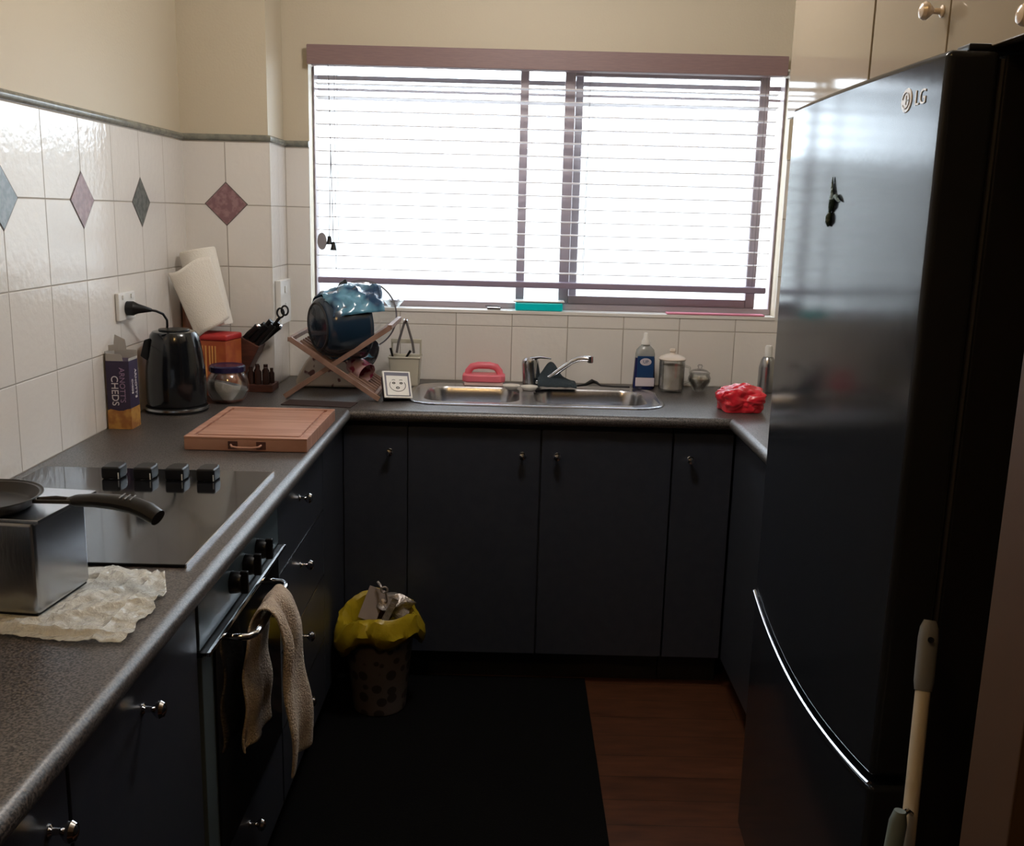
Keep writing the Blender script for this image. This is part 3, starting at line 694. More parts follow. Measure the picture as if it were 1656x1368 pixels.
# knife block
kbk = thing('knife_block', 'slanted dark wooden knife block full of black-handled knives', 'knife block', (.2, -.33, .9))
ax = Vector((.46, -.02, .89)).normalized()
ux, vx, _ = ax.cross(Vector((0, 1, 0))).normalized(), Vector((0, 1, 0)), None
Rk = Matrix((ux, vx, ax)).transposed()
bm = nb(); add_box(bm, -.035, -.045, 0, .035, .045, .165, bev=.004)
bm.transform(Matrix.Translation((.150, -.275, .917)) @ Rk.to_4x4())
for v_ in bm.verts:
    if v_.co.z < .935: v_.co.z = .901
obj('block', bm, DWOOD, kbk)
kb0 = Vector((.150, -.275, .917)) + ax*.162
hs = [(-.022, -.03, .105), (-.022, -.008, .12), (-.022, .014, .10), (.0, -.03, .09), (.0, -.006, .11), (.0, .02, .095), (.022, -.03, .07), (.022, -.004, .06), (.024, .022, .075)]
for i, (a, b, L_) in enumerate(hs):
    p = kb0 + ux*a + vx*b
    q = p + ax*L_*.8 + Vector((.022, -.01, -.006))*(1+.3*(i % 3))
    kn = obj('knife_handle', tube([p, p.lerp(q, .35)+ax*.002, p.lerp(q, .75), q], [.0085, .0100, .0092, .0105], n=10, flat=.8), BLACKP, kbk)
    if i in (2, 5, 6, 7): obj('steel_cap', lathe([(0, 0), (.0075, 0), (.0078, .004), (.005, .0065), (0, .007)], q+(q-p).normalized()*.0002, (q-p), n=12), CHROME, kn)
bm = nb()
rc = kb0 + ux*-.03 + vx*-.035 + ax*.128 + Vector((.02, -.01, .0))
for k_ in range(2):
    cc = rc + Vector((.014*k_, 0, .008*k_)); add_tube(bm, [cc + Vector((math.cos(2*PI*i/18)*.011, 0, math.sin(2*PI*i/18)*.015)) for i in range(19)], .0032, n=8, cap=False)
add_tube(bm, [rc+Vector((-.002, 0, -.014)), kb0+ux*-.025+vx*-.03], .005, n=8)
obj('scissors_handle', bm, BLACKP, kbk)
# little spice tray by the pier
st = thing('spice_tray', 'low dark tray of small dark bottles at the foot of the pier', 'tray', (.25, -.3, .9))
obj('tray', bx(.215, -.345, .9005, .302, -.255, .925, bev=.003), DWOOD, st)
for x, y, h, r in ((.228, -.325, .055, .011), (.252, -.33, .062, .012), (.278, -.33, .055, .011), (.24, -.29, .06, .011), (.268, -.29, .06, .012), (.29, -.30, .05, .009)):
    b_ = obj('bottle', lathe([(0, 0), (r, 0), (r, h*.65), (r*.6, h*.78), (r*.6, h), (0, h)], (x, y, .9255), n=16), mat('brown_glass', (.035, .018, .015), .12), st)
cd_ = obj('card_slip', bx(.17, -.41, .9005, .222, -.38, .9065, bev=.001), WHITEP, origin=(.195, -.4, .9)); tag(cd_, 'small white slip lying between the sugar jar and spice tray', 'paper slip')
# outlet on the pier
gp = thing('power_outlet', 'white double power outlet on the side of the tiled pier', 'power outlet', (PX, -.12, 1.19))
obj('face_plate', bx(PX+.0005, -.195, 1.105, PX+.020, -.045, 1.255, bev=.004), WHITEP, gp)
for z_ in (1.222, 1.165): obj('switch', bx(PX+.0202, -.14, z_-.012, PX+.025, -.11, z_+.012, bev=.002), WHITEP, gp)

# ================================================================== DISH RACK GROUP
rk = thing('dish_rack', 'folding brown wooden X-shaped dish rack beside the sink', 'dish rack', (.52, -.32, .9))
def bar(name, p, q, w=.010, h=.007, m=RWOOD, parent=rk, upv=(0, 1, 0)):
    p, q = Vector(p), Vector(q); d = (q-p); L_ = d.length; d.normalize(); a = Vector(upv); a = (a-d*d.dot(a)).normalized(); b = d.cross(a)
    bm = nb(); add_box(bm, -w, -h, 0, w, h, L_, bev=.0015); R_ = Matrix((a, b, d)).transposed().to_4x4(); R_.translation = p
    bm.transform(R_); return obj(name, bm, m, parent)
for y in (-.46, -.20):
    bar('frame_rail', (.388, y, 1.095), (.668, y, .9085), .006, .008)
    bar('frame_rail', (.365, y+.014, .9085), (.700, y+.014, 1.135), .006, .008)
bar('cross_bar', (.389, -.465, 1.093), (.389, -.19, 1.093), .007, .007, upv=(1, 0, 0))
bar('cross_bar', (.70, -.451, 1.137), (.70, -.181, 1.137), .007, .007, upv=(1, 0, 0))
bar('cross_bar', (.372, -.451, .912), (.372, -.181, .912), .006, .006, upv=(1, 0, 0))
bar('cross_bar', (.655, -.465, .918), (.655, -.19, .918), .006, .006, upv=(1, 0, 0))
for i in range(7):
    y = -.44 + .036*i
    bar('slat', (.41, y, 1.082), (.52, y, 1.010), .0025, .004)
    bar('slat', (.565, y, 1.050), (.690, y, 1.132), .0025, .004)
    bar('slat', (.565, y, .982), (.650, y, .925), .0025, .004)
# big pot lying on its side in the rack
po = thing('cooking_pot', 'big dark blue-black pot lying tipped on top of the wooden dish rack', 'pot', (.55, -.34, 1.05))
pd = Vector((.80, .56, .04)).normalized(); p0 = Vector((.470, -.43, 1.132))
def wp(r, h, a): return (r*(1+.01*math.sin(a*3)), h)
obj('pot_body', lathe([(0, 0), (.068, 0), (.082, .005), (.092, .014), (.103, .04), (.109, .08), (.111, .13), (.116, .135), (.116, .139), (.108, .137), (.105, .08), (.099, .04), (.088, .018), (.07, .005), (0, .005)], p0, pd, n=56, wob=wp), PANB, po)
obj('base_ring', lathe([(.0705, -.0015), (.074, -.0025), (.078, .0015), (.0705, .0005), (.0705, -.0015)], p0, pd, n=56), BLACKM, po)
u, v, d_ = frame_from(pd)
for sg in (1,):
    hv = Vector((-.45, .3, .9)); hv = (hv - pd*pd.dot(hv)).normalized()
    c0 = p0 + pd*.12 + hv*.108; sd = pd.cross(hv)
    obj('side_handle', tube([c0+sd*.035, c0+sd*.03+hv*.026, c0+hv*.032, c0-sd*.03+hv*.026, c0-sd*.035], [.006, .0065, .0065, .0065, .006], n=10), BLACKP, po)
# crumpled blue film tucked round the pot
bm = nb(); g = []
NA, NR = 60, 16
for i in range(NA+1):
    a = math.radians(-75 + 245*i/NA); row = []
    for j in range(NR+1):
        t_ = j/NR
        r_ = .118 + .012*math.sin(t_*PI) + .016*noise.noise(Vector((i*.22, j*.4, 2))) + .006*abs(noise.noise(Vector((i*.7, j*.5, 7))))
        h_ = .015+.175*t_ + .014*noise.noise(Vector((i*.12, 5, j*.1)))
        hv = Vector((-.2, .0, 1)); hv = (hv-pd*pd.dot(hv)).normalized(); sd = pd.cross(hv)
        row.append(bm.verts.new(p0 + pd*h_ + (hv*math.cos(a) - sd*math.sin(a))*(r_*(.80+.30*t_-.10*t_*t_))))
    g.append(row)
for a, b in zip(g, g[1:]):
    for j in range(NR): bm.faces.new((a[j], a[j+1], b[j+1], b[j]))
fl = obj('plastic_bag', bm, TEAL, mods=[('SOLIDIFY', dict(thickness=.0008, offset=0))], origin=(.56, -.33, 1.1))
tag(fl, 'crumpled shiny blue plastic bag draped over the tipped pot', 'plastic bag')
# glass lid standing behind the pot
ld = thing('glass_pan_cover', 'round clear glass pan lid standing upright behind the pot', 'pan lid', (.60, -.24, 1.1))
dl = Vector((.25, -1, .12)).normalized(); lc = Vector((.580, -.215, 1.150))
obj('glass', lathe([(0, .018), (.04, .016), (.08, .009), (.113, 0), (.113, -.002), (.08, .007), (.04, .014), (0, .016)], lc, dl, n=60), CGLASS, ld)
obj('steel_rim', lathe([(.1115, -.004), (.116, -.004), (.116, .004), (.1115, .004), (.1115, -.004)], lc, dl, n=60), mat('dull_steel', (.16, .15, .17), .5), ld)
# plates and cup in the lower rack
cu = thing('mug', 'pink and white mug sideways in the lower part of the dish rack', 'mug', (.60, -.34, 1.0))
cdv = Vector((.75, -.55, -.42)).normalized(); cp = Vector((.565, -.34, 1.005))
obj('cup', lathe([(0, 0), (.026, 0), (.030, .005), (.034, .04), (.036, .07), (.034, .07), (.031, .04), (.027, .008), (0, .006)], cp, cdv, n=32), mat('pink_floral_glaze', (.62, .40, .42), .2, col2=(.30, .03, .08), cscale=24, ramp=(.5, .56)), cu)
pz_ = thing('saucer', 'dark saucer leaning in the lower slats of the dish rack', 'saucer', (.62, -.30, 1.0))
obj('plate', lathe([(0, 0), (.03, 0), (.045, .004), (.062, .012), (.062, .014), (.044, .007), (.03, .003), (0, .003)], (.607, -.27, 1.012), (-.6, -.55, .5), n=40), mat('dark_glaze', (.045, .035, .04), .15), pz_)
# tub with drawn face
tb = thing('food_tub', 'tilted black tub with a face drawn on its white label, at the sink end', 'tub', (.715, -.42, .9))
tm = Matrix.Translation((.716, -.410, .942)) @ Matrix.Rotation(math.radians(4), 4, 'Y') @ Matrix.Rotation(math.radians(20), 4, 'Z') @ Matrix.Rotation(math.radians(50), 4, 'X')
def tbox(name, x0, y0, z0, x1, y1, z1, m, par, bev=.006):
    bm = nb(); add_box(bm, x0, y0, z0, x1, y1, z1, bev=bev, seg=3); bm.transform(tm); return obj(name, bm, m, par)
tbox('tub_body', -.043, -.046, -.030, .043, .046, .010, mat('navy_tub', (.02, .018, .04), .3), tb, .010)
lb = tbox('lid', -.046, -.049, .0102, .046, .049, .016, WHITEP, tb, .0028)
tbox('inner_band', -.040, -.043, .0162, .040, .043, .0172, mat('band_grey', (.12, .12, .17), .3), lb, .0004)
tbox('label', -.035, -.041, .0174, .035, .030, .0182, WHITEP, lb, .0003)
def tring(name, cx, cy, rx, ry, w, a0=0, a1=360):
    bm = nb(); pts = [Vector((cx+rx*math.cos(math.radians(a0+(a1-a0)*i/24)), cy+ry*math.sin(math.radians(a0+(a1-a0)*i/24)), .0185)) for i in range(25)]
    add_tube(bm, pts, w, n=6); bm.transform(tm); return obj(name, bm, BLACKP, lb)
tring('drawn_line', 0, -.005, .026, .022, .0009, 150, 390)
for ex in (-.012, .012): tring('drawn_eye', ex, .003, .004, .0025, .0014)
tring('drawn_mouth', 0, -.014, .005, .003, .0014)
tring('drawn_brow', -.012, .012, .006, .003, .0008, 30, 150); tring('drawn_brow', .012, .012, .006, .003, .0008, 30, 150)
# white floral container behind the rack
wc = thing('rounded_container', 'cream rounded container with dark floral spray behind the dish rack', 'container', (.47, -.16, .9))
bm = nb(); add_prism(bm, [(.352, .902), (.60, .902), (.60, .93), (.595, .96), (.57, .99), (.53, 1.013), (.49, 1.024), (.44, 1.024), (.41, 1.016), (.388, .99), (.368, .955), (.354, .925)], 1, -.235, -.075, bev=.012, seg=3)
obj('body', bm, FLORAL, wc)
obj('top_slot', bx(.43, -.18, 1.0235, .53, -.13, 1.0255, bev=.001), BLACKP, wc)
# thin dark mat under the rack
dm = obj('drying_mat', bx(.38, -.56, .9004, .60, -.475, .9025, rot=Matrix.Rotation(math.radians(-6), 3, 'Z')), mat('dark_brown_cloth', (.03, .015, .013), .9), origin=(.5, -.5, .9)); tag(dm, 'thin dark brown cloth lying under the dish rack front', 'cloth')
# cutlery caddy
cy = thing('cutlery_caddy', 'cream plastic cutlery basket with tongs standing in it', 'cutlery holder', (.715, -.13, .9))
bm = nb()
x0, x1, y0, y1, z0, z1 = .660, .768, -.160, -.085, .906, 1.0
for a in ((x0, y0, x1, y0+.003), (x0, y1-.003, x1, y1), (x0, y0, x0+.003, y1), (x1-.003, y0, x1, y1)):
    add_box(bm, a[0], a[1], .9008, a[2], a[3], z1)
add_box(bm, x0, y0, .9008, x1, y1, .905)
for v_ in bm.verts:
    f_ = 1-(1.0-v_.co.z)*1.3; v_.co.x = .714+(v_.co.x-.714)*f_; v_.co.y = -.122+(v_.co.y+.122)*f_
add_tube(bm, [(x0, y0, z1), (x1, y0, z1), (x1, y1, z1), (x0, y1, z1), (x0, y0, z1)], .0035, n=8)
add_tube(bm, [(x0+.004, y1-.004, z1), (x0+.004, y1-.004, z1+.047)], .0035, n=8); add_tube(bm, [(x1-.004, y1-.004, z1), (x1-.004, y1-.004, z1+.047)], .0035, n=8)
add_box(bm, x0, y1-.010, z1+.042, x1, y1-.003, z1+.058, bev=.003)
obj('basket', bm, CREAMP, cy)
tg = thing('tongs', 'steel kitchen tongs upright in the cream cutlery basket', 'tongs', (.714, -.12, 1.0))
for sg in (-1, 1): obj('arm', tube([(.714+sg*.030, -.125, 1.012), (.714+sg*.024, -.122, 1.05), (.714+sg*.008, -.12, 1.105), (.714+sg*.002, -.12, 1.122)], .0042, n=8, flat=.5), mat('grey_tong', (.13, .12, .12), .35), tg)
obj('hinge', lathe([(0, -.008), (.006, -.006), (.008, 0), (.006, .006), (0, .008)], (.714, -.12, 1.123), (0, 1, 0), n=16), CHROME, tg)
for a, b, lab in (((.676, -.13, .975), (.664, -.135, 1.03), 'dark-handled knife standing at the left of the cutlery basket'), ((.700, -.13, .97), (.733, -.135, 1.022), 'dark-handled fork slanting across the middle of the cutlery basket')):
    cv = obj('table_fork' if 'fork' in lab else 'table_knife', tube([a, b], [.003, .0045], n=8), BLACKP, origin=a); tag(cv, lab, 'cutlery')

# ================================================================== SINK
def rr(x, y, cx, cy, hx, hy, r):
    qx = abs(x-cx)-hx+r; qy = abs(y-cy)-hy+r
    return math.hypot(max(qx, 0), max(qy, 0)) + min(max(qx, qy), 0) - r
SKX0, SKX1, SKY0, SKY1 = .745, 1.585, -.487, -.085
def sink_z(x, y):
    z_ = .9035
    d0 = rr(x, y, (SKX0+SKX1)/2, (SKY0+SKY1)/2, (SKX1-SKX0)/2, (SKY1-SKY0)/2, .11)
    if d0 > -.012: z_ = .9012 + .004*max(0, min(1, -d0/.006))
    elif d0 > -.02: z_ = .9052 - .0025*(-d0-.012)/.008
    else: z_ = .9027
    for cx, hx in ((.957, .157), (1.345, .185)):
        d = rr(x, y, cx, -.290, hx, .140, .07)
        if d < 0:
            t_ = min(1, -d/.035); t_ = t_*t_*(3-2*t_); z_ = min(z_, .9027 - .150*t_ if d < -.0 else z_)
    return z_
bm = nb(); V = {}; NX, NY = 210, 104
for i in range(NX+1):
    for j in range(NY+1):
        x = SKX0+(SKX1-SKX0)*i/NX; y = SKY0+(SKY1-SKY0)*j/NY
        if rr(x, y, (SKX0+SKX1)/2, (SKY0+SKY1)/2, (SKX1-SKX0)/2, (SKY1-SKY0)/2, .11) <= .0005: V[i, j] = bm.verts.new((x, y, sink_z(x, y)))
for i in range(NX):
    for j in range(NY):
        q = [(i, j), (i+1, j), (i+1, j+1), (i, j+1)]
        if all(k in V for k in q): bm.faces.new([V[k] for k in q])
sk = thing('kitchen_sink', 'stainless steel double-bowl inset sink below the window', 'sink', (1.16, -.29, .9))
obj('sink_bowls', bm, mat('sink_steel', (.50, .50, .52), .24, 1, bump=.02, bscale=90), sk)
for cx in (.957, 1.345): obj('drain', lathe([(0, .002), (.02, .002), (.038, .003), (.04, .0), (.0, .0)], (cx, -.29, .7545), n=32), CHROME, sk)
# tap
tp = thing('kitchen_tap', 'chrome mixer tap with long raised spout at the back of the sink', 'tap', (1.165, -.115, .903))
obj('base_body', lathe([(0, 0), (.034, 0), (.035, .006), (.032, .012), (.031, .05), (.030, .085), (.026, .095), (0, .097)], (1.158, -.118, .9045), (-.10, 0, 1), n=32), mat('worn_chrome', (.42, .43, .45), .2, 1), tp)
obj('lever', tube([(1.145, -.118, .998), (1.155, -.12, 1.004), (1.185, -.125, 1.009), (1.222, -.13, 1.006)], [.018, .017, .010, .006], n=14, flat=.45, upv=(0, 0, 1)), CHROME, tp)
obj('lever_cap', lathe([(0, .010), (.018, .008), (.026, 0), (.024, -.006), (0, -.006)], (1.148, -.118, .998), n=28), CHROME, tp)
obj('spout', tube([(1.165, -.132, .918), (1.19, -.15, .928), (1.22, -.165, .947), (1.26, -.18, .982), (1.29, -.19, 1.006), (1.312, -.195, 1.016), (1.335, -.198, 1.0185), (1.352, -.20, 1.018)], [.0095, .0095, .0092, .009, .009, .009, .009, .0095], n=16), CHROME, tp)
obj('nozzle', lathe([(0, 0), (.0105, 0), (.0105, .020), (.008, .022), (0, .022)], (1.352, -.20, 1.0265), (0, 0, -1), n=24), CHROME, tp)
# sponge scrubber
sc = thing('scrubbing_brush', 'pink iron-shaped scrubbing brush with loop handle behind the sink', 'scrubbing brush', (.99, -.12, .9))
sx = .988; ys = -.075
obj('brush_base', prism([(sx-.075, ys-.05), (sx-.06, ys-.062), (sx+.06, ys-.062), (sx+.075, ys-.05), (sx+.075, ys), (sx+.06, ys+.012), (sx-.06, ys+.012), (sx-.075, ys)], 2, .916, .943, bev=.006, seg=3), PINK, sc)
obj('handle', tube([(sx-.058, ys-.025, .932), (sx-.054, ys-.025, .952), (sx-.042, ys-.025, .967), (sx-.02, ys-.025, .972), (sx+.02, ys-.025, .972), (sx+.042, ys-.025, .967), (sx+.054, ys-.025, .952), (sx+.058, ys-.025, .932)], .0125, n=14), PINK, sc)
bm = bx(sx-.068, ys-.057, .9035, sx+.068, ys+.008, .918, bev=.004); obj('bristles', bm, PINKL, sc)
# two small white strainers
for cx, cy, lab in ((1.085, -.170, 'round white rubber sink plug left of its twin, below the tap'), (1.148, -.185, 'round white rubber sink plug right of its twin, nearest the dark cloth')):
    w_ = thing('sink_plug', lab, 'sink plug', (cx, cy, .903), 'white plugs by the tap')
    obj('cup', lathe([(0, .0005), (.020, .0005), (.027, .008), (.031, .010), (.031, .013), (.026, .012), (.020, .006), (0, .005)], (cx, cy, .9035), n=32), WCUP, w_)
    obj('cross_rib', bx(cx-.026, cy-.0015, .909, cx+.026, cy+.0015, .9140), WCUP, w_)
# dark cloth
def slab_cloth(name, poly_fn, m, label, cat, origin, nx=26, ny=16, th=.006):
    bm = nb(); g = []
    for i in range(nx+1):
        g.append([bm.verts.new(poly_fn(i/nx, j/ny)) for j in range(ny+1)])
    for a, b in zip(g, g[1:]):
        for j in range(ny): bm.faces.new((a[j], a[j+1], b[j+1], b[j]))
    o = obj(name, bm, m, mods=[('SOLIDIFY', dict(thickness=th, offset=0)), ('SUBSURF', dict(levels=1, render_levels=1))], origin=origin)
    return tag(o, label, cat)
def clo(u, v):
    x = 1.175+.135*u; y = -.205+.12*v
    lump = .060*math.exp(-((u-.35)/.22)**2)*math.exp(-((v-.75)/.35)**2)
    return (x, y, .918+.016*(1-abs(2*v-1)**4)*(1-u**8) + lump + .004*noise.noise(Vector((x*40, y*40, 0))))
slab_cloth('dish_cloth', clo, DCLOTH, 'dark teal dish cloth heaped under the tap spout', 'dish cloth', (1.24, -.15, .91))
bm = nb(); add_tube(bm, [(1.315, -.12, .911), (1.345, -.11, .914), (1.37, -.10, .925), (1.385, -.095, .920), (1.40, -.11, .912), (1.44, -.115, .9105), (1.50, -.118, .9105)], [.006, .008, .013, .008, .005, .005, .005], n=10, flat=.6, upv=(0, 0, 1))
br_ = obj('dish_brush', bm, BLACKP, origin=(1.4, -.11, .91)); tag(br_, 'thin black brush lying along the back rim of the right bowl', 'brush')
# detergent
dc = (1.553, -.085, .9)
dt = thing('detergent_bottle', 'navy blue dishwashing liquid bottle with clear shoulder, left of the glass canister', 'bottle', dc)
def ov_(r, h, a): return (r, h)
def flatlathe(prof, c_, fy, n=36):
    bm = nb(); add_lathe(bm, prof, (0, 0, 0), n=n)
    for v_ in bm.verts: v_.co.y *= fy
    bmesh.ops.translate(bm, vec=c_, verts=bm.verts); return bm
obj('liquid_body', flatlathe([(0, .001), (.036, .001), (.040, .006), (.0395, .03), (.037, .07), (.035, .112)], dc, .6), DETG, dt)
obj('shoulder', flatlathe([(.035, .112), (.0345, .125), (.031, .140), (.022, .150), (.016, .154), (.015, .158), (0, .158)], dc, .62), CLEARP, dt)
obj('cap', flatlathe([(0, .1585), (.015, .1585), (.0145, .170), (.009, .180), (.0085, .186), (.0075, .199), (0, .2)], dc, 1.0), WHITEP, dt)
lb_ = obj('label', bx(dc[0]-.029, dc[1]-.0262, .945, dc[0]+.029, dc[1]-.0242, 1.020, bev=.0008), LABEL, dt)
obj('label_panel', bx(dc[0]-.033, dc[1]-.0272, .914, dc[0]+.033, dc[1]-.0250, .944, bev=.0008), LABEL_L, dt)
bm = nb(); add_prism(bm, [(dc[0]+.020*math.cos(a), 1.000+.013*math.sin(a)) for a in [2*PI*i/20 for i in range(20)]], 1, dc[1]-.0263, dc[1]-.0272); obj('emblem', bm, LABEL_L, lb_)
text('lettering', 'UP', .016, LABEL, lb_, (dc[0], dc[1]-.0278, 1.000), (1, 0, 0), (0, 0, 1))
# glass canister
gc = (1.645, -.115, .9)
gl = thing('glass_canister', 'tall clear glass canister with cream knobbed lid', 'canister', gc)
obj('glass', lathe([(0, .002), (.040, .001), (.044, .006), (.045, .10), (.044, .11), (.0425, .11), (.0435, .10), (.0425, .01), (0, .006)], gc, n=40), CGLASS, gl)
obj('contents', lathe([(0, .0065), (.040, .0105), (.041, .085), (.036, .093), (0, .090)], gc, n=32), mat('pale_contents', (.62, .58, .52), .9, col2=(.75, .72, .68), cscale=30), gl)
obj('lid', lathe([(0, .111), (.046, .111), (.048, .114), (.042, .122), (.022, .130), (.011, .132), (.008, .136), (.012, .142), (.010, .150), (0, .152)], gc, n=40), mat('cream_lid', (.66, .58, .50), .25), gl)
obj('handle', tube([(gc[0]+.044, gc[1], .99), (gc[0]+.062, gc[1], .985), (gc[0]+.066, gc[1], .96), (gc[0]+.060, gc[1], .935), (gc[0]+.045, gc[1], .93)], .004, n=10), CGLASS, gl)
# small glass pot
sc_ = (1.745, -.105, .9)
sg_ = thing('glass_pot', 'small squat glass pot with lidded top, right of the canister', 'jar', sc_)
obj('glass', lathe([(0, .001), (.018, .001), (.022, .006), (.038, .035), (.040, .048), (.034, .062), (.032, .062), (.038, .047), (.035, .035), (.019, .010), (0, .008)], sc_, n=36), CGLASS, sg_)
obj('contents', lathe([(0, .0085), (.017, .0105), (.033, .034), (.034, .045), (0, .049)], sc_, n=28), mat('herb_contents', (.30, .25, .17), .9, col2=(.50, .46, .38), cscale=60), sg_)
obj('lid', lathe([(0, .066), (.036, .063), (.037, .066), (.025, .076), (.008, .080), (.007, .085), (.010, .090), (.006, .095), (0, .096)], sc_, n=32), CGLASS, sg_)
# steel upright item by the back wall, partly behind the fridge
uc = thing('steel_flask', 'slim upright grey steel flask against the back tiles, half hidden by the fridge', 'flask', (1.985, -.09, .9))
obj('body', lathe([(0, .001), (.030, .001), (.031, .004), (.030, .09), (.024, .115), (.018, .125), (0, .126)], (1.985, -.09, .9), n=32), STEEL, uc)
obj('stopper', lathe([(0, .1265), (.013, .1265), (.013, .160), (.010, .166), (0, .167)], (1.985, -.09, .9), n=24), WHITEP, uc)
# red bag
bm = nb(); bmesh.ops.create_icosphere(bm, subdivisions=5, radius=1)
for v_ in bm.verts:
    p = v_.co.copy()
    sq = 1/max(abs(p.x), abs(p.y), abs(p.z))**.45
    q = Vector((p.x*.070, p.y*.055, p.z*.045))*sq
    n1 = noise.noise(p*1.7+Vector((4, 1, 2)))*.016 + abs(noise.noise(p*4+Vector((1, 8, 2))))*.010
    q += p*n1
    q.z = max(q.z, -.034)
    v_.co = q + Vector((1.812, -.455, .9355))
bmesh.ops.create_icosphere
rbg = obj('red_bag', bm, REDP, origin=(1.81, -.455, .9)); tag(rbg, 'crumpled shiny red plastic packet on the worktop corner beside the fridge', 'packet')
bm = nb()
for (a, b, c2, d2) in ((1.80, -.50, .972, .018), (1.838, -.495, .968, .014)):
    pass
bm.free()
# sill things
tq = thing('soap_dish', 'turquoise plastic dish with white rim on the window sill', 'dish', (1.178, .03, WZ0))
obj('dish', bx(1.092, -.0, WZ0+.0005, 1.262, .052, WZ0+.030, bev=.006), TURQ, tq)
obj('rim', bx(1.084, -.002, WZ0+.031, 1.268, .056, WZ0+.037, bev=.003), WHITEP, tq)
cl = thing('metal_clip', 'small grey metal clip lying on the bright sill', 'clip', (1.015, .02, WZ0))
obj('clip_body', bx(.992, .005, WZ0+.0005, 1.040, .03, WZ0+.009, bev=.002), STEEL, cl)
obj('wire_loop', tube([(.985, .018, WZ0+.012), (1.0, .016, WZ0+.014), (1.03, .016, WZ0+.012), (1.042, .02, WZ0+.007)], .0016, n=8), BLACKM, cl)
gs = obj('glass_dish', lathe([(0, .001), (.018, .001), (.036, .022), (.040, .026), (.037, .026), (.018, .006), (0, .005)], (.655, .025, WZ0), n=32), CGLASS, origin=(.655, .025, WZ0)); tag(gs, 'small clear glass dish on the sill behind the glass pan lid', 'dish')
pkk = obj('pink_cloth', bx(1.635, .0, WZ0+.0006, 1.985, .045, WZ0+.006, bev=.002), mat('pink_fabric', (.60, .20, .28), .9), origin=(1.8, .02, WZ0)); tag(pkk, 'thin folded pink cloth lying along the right end of the sill', 'cloth')

# ================================================================== FRIDGE
fg = thing('refrigerator', 'tall glossy black fridge with freezer drawer below', 'fridge', (2.0, -1.78, 0))
FXF = 1.66; FY0, FY1, FH = -2.150, -1.388, 1.722
arc = []
ya, yb = FY1, FY0
def seam(y):
    t_ = (y-FY0)/(FY1-FY0); base = .642+.020*t_
    return base - .036*math.sin(PI*min(1, max(0, t_)))**.9
ys_ = [FY1 - (FY1-FY0)*i/28 for i in range(29)]
up_ = [(y, seam(y)+.003) for y in ys_]
def bulge(y):
    u_ = (y-(FY0+FY1)/2)/((FY1-FY0)/2); return .011*max(0, 1-u_*u_)
def curved(bm):
    for k_ in range(1, 28):
        bmesh.ops.bisect_plane(bm, geom=bm.verts[:]+bm.edges[:]+bm.faces[:], plane_co=(0, FY0+(FY1-FY0)*k_/28, 0), plane_no=(0, 1, 0))
    for v_ in bm.verts:
        if v_.co.x < FXF+.04: v_.co.x -= bulge(v_.co.y)
    return bm
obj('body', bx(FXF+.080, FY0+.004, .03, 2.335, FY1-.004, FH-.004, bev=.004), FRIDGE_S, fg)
ud = obj('fridge_door', curved(prism([(FY0, FH), (FY1, FH)] + up_, 0, FXF, FXF+.072, bev=.010, seg=4)), FRIDGE, fg)
fd = obj('freezer_door', curved(prism([(y, seam(y)-.013) for y in ys_[::-1]] + [(FY1, .06), (FY0, .06)], 0, FXF, FXF+.072, bev=.010, seg=4)), FRIDGE, fg)
bm = nb(); pts = [(FXF-.001-bulge(y), y, seam(y)-.0055) for y in ys_]
add_tube(bm, pts, .0042, n=10, flat=.6, upv=(0, 0, 1)); obj('curved_handle_trim', bm, CHROME, fd)
obj('door_gasket', bx(FXF+.0725, FY0+.008, .08, FXF+.0795, FY1-.008, FH-.01), mat('grey_gasket', (.05, .05, .052), .5), fg)
obj('hinge_cover', bx(FXF+.03, FY0+.01, FH+.0002, FXF+.13, FY0+.05, FH+.010, bev=.003), BLACKP, fg)
# the maker's mark
SILV = mat('silver_mark', (.80, .81, .84), .45, .2)
ly, lz = -2.032, 1.668; FXB = FXF
bm = nb(); add_lathe(bm, [(0, .0012), (.0165, .0012), (.0175, 0), (0, 0)], (FXB-.0002, ly, lz), (-1, 0, 0), n=32); lg = obj('round_emblem', bm, SILV, ud)
bm = nb()
add_tube(bm, [(FXB-.0016, ly+.0115*math.cos(math.radians(a)), lz+.0115*math.sin(math.radians(a))) for a in range(10, 331, 20)], .0009, n=6)
add_box(bm, FXB-.0022, ly-.0115, lz-.001, FXB-.0014, ly-.002, lz+.001); add_box(bm, FXB-.0022, ly-.001, lz-.006, FXB-.0014, ly+.001, lz+.007)
obj('emblem_lines', bm, mat('grey_mark', (.25, .25, .27), .4), lg)
text('lettering', 'LG', .030, SILV, ud, (FXB-.0006, ly-.046, lz-.001), (0, -1, 0), (0, 0, 1))
for o_ in (lg, *[q for q in bpy.data.objects if q.parent == lg or (q.parent == ud and q.name.startswith('lettering'))]):
    for v_ in o_.data.vertices: v_.co.x -= bulge(v_.co.y - 1.78)
